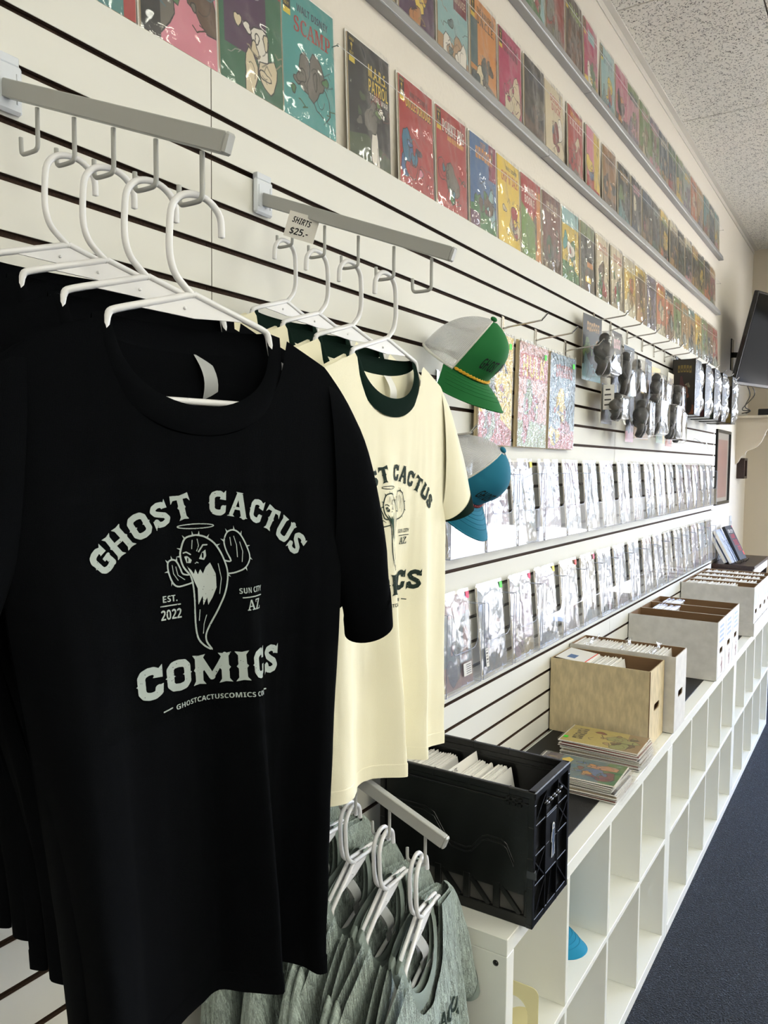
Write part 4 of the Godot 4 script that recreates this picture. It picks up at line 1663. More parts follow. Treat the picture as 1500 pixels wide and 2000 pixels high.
	func words(s: String, x: float, y: float, w: float, h: float, tris: PackedVector2Array, bend := 0.0) -> void:
		for i in range(0, tris.size(), 3):
			var p := []
			for j in 3:
				var g := tris[i + j]
				var k := g.x * 2.0 - 1.0
				p.append(Vector2(x + g.x * w, y + (1.0 - g.y) * h - bend * k * k))
			poly(p)


func letter_width(ch: String) -> float:
	return {"I": 0.42, "M": 1.12, "A": 0.88, "T": 0.80, "H": 0.86, "O": 0.80, "U": 0.80}.get(ch, 0.74)


func emblem(main: Color, second: Color, sd: int) -> StandardMaterial3D:
	var im := Image.create(1280, 1176, false, Image.FORMAT_RGBA8)
	im.fill(Color(main.r, main.g, main.b, 0.0))
	var p := Press.new()
	p.cv = Cv.new(im, Vector2.ZERO, Vector2(1280, 1176))
	p.c = main
	# arched name
	var text := "GHOST CACTUS"
	var h := 0.0285
	var R := 0.163
	var cy := -0.206 - R
	var total := 0.0
	for i in text.length():
		total += (0.62 if text[i] == " " else letter_width(text[i]) + 0.10) * h
	var run := -total / 2.0
	for i in text.length():
		if text[i] == " ":
			run += 0.62 * h
			continue
		var W := letter_width(text[i]) * h
		var th := (run + W / 2.0) / (R + 0.004)
		var xf := Transform2D(-th, Vector2(sin(th) * R, cy + cos(th) * R)) * Transform2D(0.0, Vector2(-W / 2.0, 0))
		p.letter(text[i], W, h, xf)
		run += W + 0.10 * h
	# lower word, gently arched
	var low := "COMICS"
	h = 0.0375
	total = 0.0
	for ch in low:
		total += (letter_width(ch) + 0.12) * h
	run = -total / 2.0 + 0.002
	for ch in low:
		var W2 := letter_width(ch) * h
		var mx := run + W2 / 2.0
		p.letter(ch, W2, h, Transform2D(-mx * 0.55, Vector2(mx, -0.407 - mx * mx * 0.30)) * Transform2D(0.0, Vector2(-W2 / 2.0, 0)))
		run += W2 + 0.12 * h
	p.words("", -0.056, -0.427, 0.112, 0.0062, glyph_tris("GHOSTCACTUSCOMICS COM"), 0.003)
	p.stroke([Vector2(-0.071, -0.4275), Vector2(-0.061, -0.4255)], 0.0016)
	p.stroke([Vector2(0.061, -0.4255), Vector2(0.071, -0.4275)], 0.0016)
	# side legends
	p.words("", -0.0645, -0.3015, 0.0175, 0.0075, glyph_tris("EST."))
	p.stroke([Vector2(-0.0675, -0.3055), Vector2(-0.044, -0.3055)], 0.0015)
	p.words("", -0.0675, -0.3215, 0.0245, 0.0115, glyph_tris("2022"))
	p.words("", 0.028, -0.3005, 0.038, 0.0068, glyph_tris("SUN CITY"))
	p.stroke([Vector2(0.031, -0.3055), Vector2(0.065, -0.3055)], 0.0015)
	p.words("", 0.0355, -0.3215, 0.0245, 0.0125, glyph_tris("AZ", true))
	# halo
	var halo := []
	for i in 24:
		halo.append(Vector2(-0.021 + cos(TAU * i / 24) * 0.022, -0.2175 + sin(TAU * i / 24) * 0.0026))
	p.stroke(halo, 0.0011, Transform2D(), true)
	# ghost: outline, arms
	var body := [Vector2(-0.025, -0.228), Vector2(-0.035, -0.231), Vector2(-0.040, -0.243), Vector2(-0.041, -0.251), Vector2(-0.038, -0.263), Vector2(-0.030, -0.274), Vector2(-0.027, -0.286), Vector2(-0.026, -0.300), Vector2(-0.026, -0.313), Vector2(-0.026, -0.331), Vector2(-0.024, -0.348), Vector2(-0.018, -0.358), Vector2(-0.008, -0.3645), Vector2(-0.0135, -0.355), Vector2(-0.014, -0.346), Vector2(-0.009, -0.335), Vector2(0.001, -0.317), Vector2(0.011, -0.297), Vector2(0.0155, -0.276), Vector2(0.012, -0.259), Vector2(0.003, -0.241), Vector2(-0.008, -0.2315), Vector2(-0.018, -0.228)]
	var sm := func(pts: Array, closed: bool) -> Array:
		var out := []
		var m := pts.size()
		for i in (m if closed else m - 1):
			var p0: Vector2 = pts[(i - 1 + m) % m] if closed or i > 0 else pts[0]
			var p3: Vector2 = pts[(i + 2) % m] if closed or i < m - 2 else pts[m - 1]
			for j in 4:
				out.append((pts[i] as Vector2).cubic_interpolate(pts[(i + 1) % m], p0, p3, j / 4.0))
		if not closed:
			out.append(pts[m - 1])
		return out
	p.stroke(sm.call(body, true), 0.0020, Transform2D(), true)
	var ra := [Vector2(0.012, -0.259), Vector2(0.0205, -0.260), Vector2(0.015, -0.247), Vector2(0.013, -0.236), Vector2(0.018, -0.226), Vector2(0.027, -0.224), Vector2(0.035, -0.230), Vector2(0.042, -0.244), Vector2(0.0455, -0.258), Vector2(0.038, -0.269), Vector2(0.026, -0.274), Vector2(0.016, -0.275)]
	var la := [Vector2(-0.032, -0.273), Vector2(-0.039, -0.271), Vector2(-0.042, -0.264), Vector2(-0.046, -0.256), Vector2(-0.051, -0.254), Vector2(-0.056, -0.257), Vector2(-0.056, -0.267), Vector2(-0.052, -0.279), Vector2(-0.046, -0.285), Vector2(-0.035, -0.284), Vector2(-0.027, -0.282)]
	p.stroke(sm.call(ra, false), 0.0018)
	p.stroke(sm.call(la, false), 0.0018)
	# thorns
	for pair in [[body, Vector2(-0.02, -0.25), 0, 4], [body, Vector2(-0.02, -0.25), 18, 23], [ra, Vector2(0.029, -0.246), 3, 10], [la, Vector2(-0.048, -0.266), 3, 8]]:
		for i in range(pair[2], pair[3]):
			var q: Vector2 = pair[0][i]
			var d: Vector2 = (q - pair[1]).normalized()
			p.poly([q + d.orthogonal() * 0.0012, q + d * 0.0052, q - d.orthogonal() * 0.0012])
	# bark lines
	for l in [[Vector2(-0.020, -0.232), Vector2(-0.0185, -0.240), Vector2(-0.021, -0.246)], [Vector2(-0.026, -0.233), Vector2(-0.027, -0.243)], [Vector2(0.004, -0.262), Vector2(0.007, -0.280), Vector2(0.004, -0.298)], [Vector2(-0.012, -0.322), Vector2(-0.016, -0.333), Vector2(-0.0175, -0.344)], [Vector2(0.026, -0.231), Vector2(0.029, -0.242), Vector2(0.029, -0.256)], [Vector2(0.033, -0.238), Vector2(0.036, -0.250), Vector2(0.034, -0.262)], [Vector2(0.021, -0.232), Vector2(0.022, -0.242)], [Vector2(-0.051, -0.260), Vector2(-0.050, -0.270), Vector2(-0.045, -0.278)], [Vector2(-0.047, -0.262), Vector2(-0.045, -0.272), Vector2(-0.037, -0.278)], [Vector2(-0.020, -0.315), Vector2(-0.0215, -0.328)]]:
		p.stroke(l, 0.0009)
	# face
	p.stroke([Vector2(-0.038, -0.2475), Vector2(-0.034, -0.2465), Vector2(-0.029, -0.2495)], 0.0015)
	p.stroke([Vector2(-0.019, -0.2475), Vector2(-0.0135, -0.2395), Vector2(-0.0085, -0.2395)], 0.0017)
	p.poly([Vector2(-0.0365, -0.2515), Vector2(-0.033, -0.2510), Vector2(-0.0275, -0.2560), Vector2(-0.029, -0.2595), Vector2(-0.034, -0.2590)])
	p.poly([Vector2(-0.0185, -0.2555), Vector2(-0.0150, -0.2480), Vector2(-0.0105, -0.2450), Vector2(-0.0095, -0.2520), Vector2(-0.0125, -0.2570)])
	p.stroke([Vector2(-0.0235, -0.2605), Vector2(-0.0215, -0.2590), Vector2(-0.0195, -0.2600)], 0.0011)
	p.c = second
	p.poly([Vector2(-0.0335, -0.263), Vector2(-0.0285, -0.268), Vector2(-0.0255, -0.2725), Vector2(-0.0235, -0.267), Vector2(-0.0205, -0.2735), Vector2(-0.0175, -0.2675), Vector2(-0.0145, -0.273), Vector2(-0.0110, -0.2655), Vector2(-0.0055, -0.2605), Vector2(0.0005, -0.274), Vector2(0.0008, -0.290), Vector2(-0.0045, -0.302), Vector2(-0.0095, -0.3105), Vector2(-0.0105, -0.3015), Vector2(-0.0155, -0.3105), Vector2(-0.0160, -0.299), Vector2(-0.0215, -0.309), Vector2(-0.0215, -0.290), Vector2(-0.0275, -0.276)])
	p.c = Color(main.r, main.g, main.b, 0.0)
	p.disc(Vector2(-0.0325, -0.2555), 0.0009, Transform2D(), 0.0026)
	p.disc(Vector2(-0.0140, -0.2515), 0.0012, Transform2D(), 0.0034)
	# worn specks and cracks
	var r := RandomNumberGenerator.new()
	r.seed = sd
	var hole := Color(main.r, main.g, main.b, 0.0)
	for i in 900:
		im.fill_rect(Rect2i(r.randi_range(0, 1275), r.randi_range(0, 1170), r.randi_range(1, 4), r.randi_range(1, 4)), hole)
	for i in 150:
		var x := r.randf() * 1260
		var y := r.randf() * 1160
		for k in r.randi_range(4, 12):
			im.fill_rect(Rect2i(int(x), int(y), 2, 2), hole)
			x += r.randf_range(-2.0, 3.0)
			y += r.randf_range(-1.0, 2.5)
	var m := mat(Color.WHITE, 0.85)
	m.albedo_texture = ImageTexture.create_from_image(im)
	m.transparency = BaseMaterial3D.TRANSPARENCY_ALPHA_SCISSOR
	m.alpha_scissor_threshold = 0.5
	return m


func vec2s(flat: Array) -> Array:
	var out := []
	for i in range(0, flat.size(), 2):
		out.append(Vector2(flat[i], flat[i + 1]))
	return out


func shirts() -> void:
	M.print_pale = emblem(Color(0.66, 0.70, 0.69), Color(0.70, 0.73, 0.72), 5)
	M.print_dark = emblem(Color(0.07, 0.15, 0.12), Color(0.05, 0.22, 0.15), 6)
	# four black shirts on the nearest arm, from the wall outwards
	var place := ["nearest the wall", "second from the wall", "third from the wall", "in front, showing its pale chest print"]
	for k in 4:
		var at := hook_point(0.640, 2.258, k + 1)
		var yaw: float = [0.22, 0.25, 0.24, 0.26][k]
		hanger(at, yaw, false, "white plastic hanger carrying the black shirt %s on the upper near arm" % ["nearest the wall", "second from the wall", "third from the wall", "in front"][k], "white hangers on the upper near arm")
		var sh := Shirt.new()
		sh.yaw = yaw
		sh.wr.seed = 60 + k
		sh.wr.frequency = 0.02
		if k == 3:
			sh.L = 0.83
			# plan of the front hem: deep folds measured from the photograph, u along the wall, w out of it
			sh.hem = vec2s([-0.118, -0.060, -0.140, -0.010, -0.140, 0.020, -0.100, 0.006, -0.062, -0.030, -0.020, -0.046, 0.030, -0.054, 0.066, -0.056, 0.084, -0.022, 0.108, 0.020, 0.130, -0.018, 0.142, -0.026, 0.156, -0.022, 0.164, 0.012, 0.162, 0.042, 0.174, 0.060])
		else:
			sh.L = 0.825
			var a := 0.014
			sh.hem = vec2s([-0.075, -0.006 - a, -0.095, -0.012, -0.085, 0.012, -0.07, -0.016, -0.05, 0.010, -0.02, -0.022, 0.02, 0.004, 0.05, -0.016, 0.09, 0.014, 0.12, -0.012, 0.15, 0.012, 0.165, 0.030 - a * k])
		shirt("black_shirt", "black crew-neck t-shirt hanging on the upper near arm, %s" % place[k], "black shirts on the near arm", at + Vector3(0.0, -0.139, 0), sh, M.cloth_black, M.cloth_black, M.cloth_black, M.print_pale if k == 3 else null, 1 if k > 1 else 0)
	# four cream ringer shirts on the middle arm
	var place2 := ["nearest the wall", "second from the wall", "third from the wall", "in front, with a dark green chest print"]
	for k in 4:
		var at2 := hook_point(1.160, 2.258, k)
		var yaw2: float = [-0.05, 0.0, 0.03, 0.02][k]
		hanger(at2, yaw2, true, "white plastic hanger carrying the cream shirt %s on the middle arm" % ["nearest the wall", "second from the wall", "third from the wall", "in front"][k], "white hangers on the middle arm")
		var sh2 := Shirt.new()
		sh2.yaw = yaw2
		sh2.L = 0.745 if k == 3 else 0.76
		sh2.wr.seed = 70 + k
		sh2.wr.frequency = 0.02
		sh2.wk = 0.0035
		sh2.hem = vec2s([-0.165, -0.045, -0.150, -0.022, -0.120, -0.006, -0.085, -0.020, -0.045, -0.038, -0.008, -0.030, 0.030, 0.012, 0.040, -0.040, 0.062, -0.062, 0.095, -0.040, 0.122, 0.006, 0.150, -0.022, 0.185, -0.018, 0.222, 0.006]) if k == 3 else vec2s([-0.18, -0.02, -0.15, 0.0, -0.11, -0.02, -0.06, 0.012, -0.02, -0.014, 0.03, 0.010, 0.08, -0.016, 0.13, 0.006, 0.17, -0.012, 0.20, 0.0])
		sh2.half = 0.215
		sh2.neck = 0.102
		sh2.depth = 0.10
		sh2.o1 = Vector2(0.232, -0.060)
		sh2.o2 = Vector2(0.305, -0.268)
		sh2.i2 = Vector2(0.212, -0.298)
		shirt("cream_shirt", "cream green-collared t-shirt on the middle arm, %s" % place2[k], "cream ringer shirts on the middle arm", at2 + Vector3(0, -0.136, 0), sh2, M.cloth_cream, M.rib_green, M.rib_green, M.print_dark if k == 3 else null, 2)
	# grey green shirts on the low arm, two hangers to a hook
	for k in 10:
		var hk := int(k / 2.0)
		var at3 := hook_point(1.165, 1.268, hk) + Vector3(-0.007 + 0.014 * (k % 2), 0, 0.004 * (k % 2))
		var yaw3: float = [-0.22, -0.26, -0.30, -0.28, -0.30, -0.34, -0.28, -0.33, -0.36, -0.42][k]
		var nm: String = ["nearest the wall", "second from the wall", "third from the wall", "fourth from the wall", "fifth from the wall", "fifth from the front", "fourth from the front", "third from the front", "second from the front", "in front"][k]
		hanger(at3, yaw3 * 0.5, false, "white plastic hanger carrying the grey green shirt %s on the low arm" % nm, "white hangers on the low arm").rotation.x = 0.15
		var sh3 := Shirt.new()
		sh3.yaw = yaw3 * 0.5
		sh3.L = 0.74
		sh3.half = 0.222
		sh3.neck = 0.092
		sh3.o1 = Vector2(0.262, -0.080)
		sh3.o2 = Vector2(0.285, -0.335)
		sh3.i2 = Vector2(0.236, -0.350)
		sh3.depth = 0.12
		sh3.wr.seed = 80 + k
		sh3.wr.frequency = 0.02
		sh3.wk = 0.006
		sh3.start = 0.06
		sh3.thick = 0.024
		var hh := []
		var rr := RandomNumberGenerator.new()
		rr.seed = 90 + k
		for i in 15:
			var u := lerpf(-0.19, 0.19, i / 14.0)
			hh.append(Vector2(u, u * yaw3 * 0.2 + (0.030 if i % 2 else -0.026) * rr.randf_range(0.6, 1.2)))
		sh3.hem = hh
		shirt("grey_shirt", "washed grey green t-shirt on the low arm, %s" % nm, "grey green shirts on the low arm", at3 + Vector3(0, -0.118, 0.012), sh3, M.cloth_grey, M.rib_grey, M.rib_grey, M.print_dark if k == 9 else null, 1).rotation.x = 0.16
	# price note on the middle arm
	var n := thing("price_note", "small paper note reading SHIRTS $25 hanging from the middle arm", "note", V(0.108, 2.186, 1.150))
	n.rotation = Vector3(0.05, 0.35, -0.32)
	part("paper", boxm(Vector3(0.060, 0.046, 0.0005)), M.white_paper, n)
	lettering(n, "SHIRTS", Vector3(-0.002, 0.009, 0.0005), 0.036, 0.011, M.black_ink, -0.06)
	lettering(n, "$25.-", Vector3(-0.002, -0.010, 0.0005), 0.036, 0.014, M.black_ink, 0.04)


func lettering(parent: Node3D, s: String, at: Vector3, w: float, h: float, m: Material, turn := 0.0, serif := false) -> MeshInstance3D:
	# thin raised lettering facing +z, from the outlines of a typeface
	var q := glyph_tris(s, serif)
	var b := MB.new()
	for i in range(0, q.size(), 3):
		var p := []
		for j in 3:
			p.append(Vector3((q[i + j].x - 0.5) * w + (0.5 - q[i + j].y) * h * 0.15, (0.5 - q[i + j].y) * h, 0))
		if (p[1] - p[0]).cross(p[2] - p[0]).z > 0:
			b.tri(p[0], p[1], p[2])
		else:
			b.tri(p[0], p[2], p[1])
	var o := part("lettering", b.commit(), m, parent, at)
	o.rotation.z = turn
	return o


# ---------------------------------------------------------------- pegs, hanging packs, caps
func peg_mesh(len_x: float) -> ArrayMesh:
	var b := MB.new()
	b.tube(smooth_path([Vector3(0.004, 0, 0), Vector3(0.010, 0, 0), Vector3(0.03, 0.004, 0), Vector3(len_x - 0.028, 0.013, 0), Vector3(len_x - 0.016, 0.018, 0), Vector3(len_x, 0.034, 0)], 4), 0.0028, 8)
	return b.commit()


func peg(label: String, x_len: float, y: float, s: float, group := "") -> Node3D:
	var o := thing("peg_hook", label, "hook", V(0, y, s), group)
	part("wire_arm", peg_mesh(x_len), M.chrome, o)
	var b := MB.new()
	b.box(Vector3(0.002, 0.004, 0), Vector3(0.004, 0.062, 0.016), Basis(), 0.0012)
	b.box(Vector3(-0.003, 0.036, 0), Vector3(0.010, 0.004, 0.015), Basis(), 0.001)
	part("back_plate", b.commit(), M.chrome, o)
	return o


func pegs() -> void:
	var sa := [2.282, 2.553, 2.845]
	for i in 3:
		peg("bare chrome peg above the big bagged issues, %s from the caps" % ordinal(i), 0.148, 2.180, sa[i], "chrome pegs over the big issues")
		var idx := 34 + i
		var o := thing("big_bagged_comic", "oversized crinkly bagged comic with %s, %s from the caps" % [near_specs[idx]["d"], ordinal(i)], "comic book", Vector3.ZERO, "oversized bagged comics under the pegs")
		var s: float = [2.195, 2.488, 2.768][i]
		part("comic", cover_mesh(0.252, 0.336, 0.006, false, idx), null, o)
		var bb := MB.new()
		bb.box(Vector3(0, 0.169, -0.010), Vector3(0.260, 0.342, 0.006))
		part("backing_board", bb.commit(), M.kraft, o)
		part("clear_bag", bag_mesh(0.262, 0.344, 0.006, 80 + i, 2.2), M.bag_foil, o)
		part("price_sticker", boxm(Vector3(0.020, 0.018, 0.0006)), M.sticker_green, o, Vector3(0.085, 0.305, 0.0075))
		face_room(o, 0.022, 1.816, s, -0.012, 0.03 - 0.02 * i)
	# upper pegs
	var sb := [3.17, 3.40, 3.655, 3.92, 4.15, 4.375, 4.60, 4.87, 5.13, 5.40, 5.66, 5.90]
	for i in sb.size():
		peg("dark chrome peg in the top groove, %s from the left of its row" % ordinal(i), 0.147, 2.338, sb[i], "pegs in the top slat groove")
	var names := ["grey", "red", "green", "blue", "brown", "wine", "black"]
	# blister packs: card, clear bubble, dark figure
	var packs := [[3.04, 2.335, 0.250, 0.19, 0.100, 0], [3.30, 2.31, 0.29, 0.14, 0.075, 1], [3.56, 2.285, 0.225, 0.17, 0.070, 2], [3.82, 2.255, 0.24, 0.16, 0.075, 3], [4.05, 2.245, 0.24, 0.15, 0.070, 4], [4.28, 2.24, 0.24, 0.14, 0.070, 5]]
	var low := [[3.19, 2.085, 0.16, 0.16, 0.08, 6], [3.46, 2.11, 0.25, 0.15, 0.095, 7], [3.73, 2.16, 0.28, 0.19, 0.11, 8], [4.02, 2.13, 0.26, 0.15, 0.09, 9], [4.28, 2.11, 0.25, 0.13, 0.08, 10]]
	var r := RandomNumberGenerator.new()
	r.seed = 77
	var kinds := ["upper", "lower"]
	for g in 2:
		var list: Array = packs if g == 0 else low
		for i in list.size():
			var p: Array = list[i]
			blister_pack("toy pack holding a dark figure, %s from the left of the %s row" % [ordinal(i), kinds[g]], 0.040 + 0.02 * (i % 2) + 0.018 * g, p[1], p[0], p[3], p[2], p[4], 12 + p[5], r, "hanging toy packs in the %s row" % kinds[g])
	# boxed figures, seen from their printed sides
	var bs := [4.56, 4.80, 5.05, 5.30, 5.55]
	for i in 5:
		boxed_toy("tall printed toy box with clear front, %s from the left of its row" % ordinal(i), bs[i], [0.118, 0.126, 0.130, 0.132, 0.150][i], i)
	# hinged price flags on short pegs along the groove under the packs
	var tags := [3.34, 3.46, 3.86, 4.02, 4.20, 4.34]
	for i in tags.size():
		flag(tags[i], 2.002, "white hinged price flag on a short peg under the packs, %s from the near end" % ordinal(i))
	flag(5.22, 1.925, "lone white hinged price flag on the bare slats near the far end")
	var t := thing("price_card", "white price card with handwritten lines hanging under the nearest toy pack", "note", V(0.075, 2.03, 3.145))
	t.rotation.y = 0.5
	part("card", boxm(Vector3(0.05, 0.10, 0.0006)), M.white_paper, t)
	var ln := MB.new()
	for k in 4:
		ln.box(Vector3(0, 0.03 - 0.02 * k, 0.0005), Vector3(0.026 if k else 0.018, 0.006, 0.0003), Basis(Vector3(0, 0, 1), 0.08))
	part("handwriting", ln.commit(), M.black_ink, t)


func flag(s: float, y: float, label: String) -> void:
	var o := thing("price_flag", label, "price tag", V(0, y, s), "white price flags")
	var a := MB.new()
	a.box(Vector3(0.035, -0.012, 0.004), Vector3(0.075, 0.0015, 0.022), Basis(Vector3(0, 0, 1), -0.55), 0.0004)
	part("arm", a.commit(), M.tag_grey, o)
	var b := MB.new()
	b.box(Vector3(0.082, -0.045, 0), Vector3(0.0015, 0.060, 0.030), Basis(Vector3(0, 0, 1), 0.35), 0.0004)
	part("flag", b.commit(), M.tag_white, o)


func blister_pack(label: String, x: float, top: float, s: float, w: float, h: float, d: float, idx: int, r: RandomNumberGenerator, group: String) -> void:
	var o := thing("toy_pack", label, "toy pack", Vector3.ZERO, group)
	part("card", cover_mesh(w, h, 0.0012, true, idx), null, o)
	# bubble: rounded box open at the back
	var b := MB.new()
	var x0 := -w * 0.40
	var x1 := w * 0.40
	var y0 := 0.012
	var y1 := h * 0.74
	var prof := [[0.0, 0.0], [0.004, d * 0.8], [0.014, d], [0.5, d]]
	var rows := []
	for q in [[0.0, 0.001], [0.05, d * 0.85], [0.14, d]]:
		var row := []
		for i in 33:
			var an := TAU * i / 32.0
			var cx := (x0 + x1) / 2.0
			var cy := (y0 + y1) / 2.0
			var k = pow(pow(absf(cos(an)), 8.0) + pow(absf(sin(an)), 8.0), -1.0 / 8.0) * (1.0 - q[0])
			row.append(Vector3(cx + cos(an) * k * (x1 - x0) / 2.0, cy + sin(an) * k * (y1 - y0) / 2.0, q[1]))
		rows.append(row)
	var last := []
	for i in 33:
		last.append(Vector3((x0 + x1) / 2.0, (y0 + y1) / 2.0, d))
	rows.append(last)
	b.grid(rows)
	part("blister", b.commit(), M.bag_flat, o)
	# the figure inside: lumpy dark body with limbs
	var f := MB.new()
	var cy2 := (y0 + y1) / 2.0
	var hh := (y1 - y0) / 2.0
	var dark := mat(Color(0.05, 0.05, 0.055).lerp(Color(0.2, 0.17, 0.15), r.randf() * 0.25), 0.5)
	f.ball(Vector3(0, cy2 + hh * 0.70, d * 0.5), Vector3(0.020, 0.024, 0.022))
	f.ball(Vector3(0, cy2 + hh * 0.18, d * 0.48), Vector3(w * 0.30, hh * 0.44, d * 0.36))
	f.ball(Vector3(0, cy2 - hh * 0.12, d * 0.45), Vector3(w * 0.22, hh * 0.34, d * 0.32))
	for sg in [-1, 1]:
		f.tube(smooth_path([Vector3(w * 0.15 * sg, cy2 + hh * 0.36, d * 0.5), Vector3(w * 0.29 * sg, cy2 + hh * 0.1, d * 0.45), Vector3(w * (0.22 + 0.08 * r.randf()) * sg, cy2 - hh * 0.2, d * 0.7)], 4), w * 0.11, 8, false, w * 0.07)
		f.tube(smooth_path([Vector3(w * 0.08 * sg, cy2 - hh * 0.15, d * 0.45), Vector3(w * 0.16 * sg, cy2 - hh * 0.5, d * 0.55), Vector3(w * 0.14 * sg, cy2 - hh * 0.86, d * 0.4)], 4), w * 0.12, 8, false, w * 0.08)
	part("figure", f.commit(), dark, o)
	face_room(o, x, top - h, s, 0.0, r.randf_range(-0.08, 0.08))


func boxed_toy(label: String, s: float, depth: float, i: int) -> void:
	var h := 0.30
	var w := 0.155
	var o := thing("toy_box", label, "toy box", V(0.022, 2.335 - h, s), "tall toy boxes at the far end")
	var am := ArrayMesh.new()
	var b := MB.new()
	b.box(Vector3(depth / 2.0, h / 2.0, 0), Vector3(depth, h, w), Basis(), 0.002)
	b.commit(M.bezel, am)
	var f := MB.new()
	var idx := 84 + i
	var org := Vector2(idx % 16, int(idx / 16.0)) * Vector2(128, 192)
	f.quad(Vector3(0.004, 0.004, w / 2 + 0.0004), Vector3(depth - 0.004, 0.004, w / 2 + 0.0004), Vector3(depth - 0.004, h - 0.004, w / 2 + 0.0004), Vector3(0.004, h - 0.004, w / 2 + 0.0004), (org + Vector2(1, 1)) / Vector2(2048, 1344), (org + Vector2(127, 191)) / Vector2(2048, 1344))
	f.commit(M.print_far, am)
	part("carton", am, null, o)
	var win := MB.new()
	var rows := []
	for j in 9:
		var row := []
		for k in 7:
			var y := lerpf(0.006, h - 0.006, j / 8.0)
			var z := lerpf(w / 2 - 0.004, -w / 2 + 0.004, k / 6.0)
			var e := minf(minf(j, 8 - j), minf(k, 6 - k))
			row.append(Vector3(depth + (0.002 if e < 0.5 else 0.020 + 0.006 * sin(j * 1.7 + k)), y, z))
		rows.append(row)
	win.grid(rows, Vector2.ZERO, Vector2.ONE, true)
	part("clear_front", win.commit(), M.bag_flat, o)
	var tab := MB.new()
	tab.box(Vector3(0.004, h + 0.012, 0), Vector3(0.0015, 0.03, 0.06), Basis(), 0.0004)
	part("hang_tab", tab.commit(), M.bezel, o)


func caps() -> void:
	for k in 2:
		peg(["chrome peg carrying the green and white cap", "chrome peg carrying the blue cap behind the cream sleeve"][k], 0.17, [1.972, 1.820][k], [1.865, 1.765][k])
	cap("green and white mesh-back cap with a yellow rope, hanging above the blue cap", V(0.074, 2.015, 1.820), 0.0, 0.60, mat(Color(0.07, 0.42, 0.20), 0.85), mat(Color(0.86, 0.66, 0.16), 0.6), true)
	cap("blue and white mesh-back cap with a dark red rope, hanging below the green cap", V(0.089, 1.727, 1.800), 0.0, 0.90, mat(Color(0.07, 0.44, 0.56), 0.85), mat(Color(0.45, 0.10, 0.12), 0.6), true)


func cap_basis(yaw: float, pitch: float) -> Basis:
	# built with the front towards +x and the crown up; turned about y, then tipped forward
	return Basis(Vector3.UP, yaw) * Basis(Vector3.BACK, -pitch)


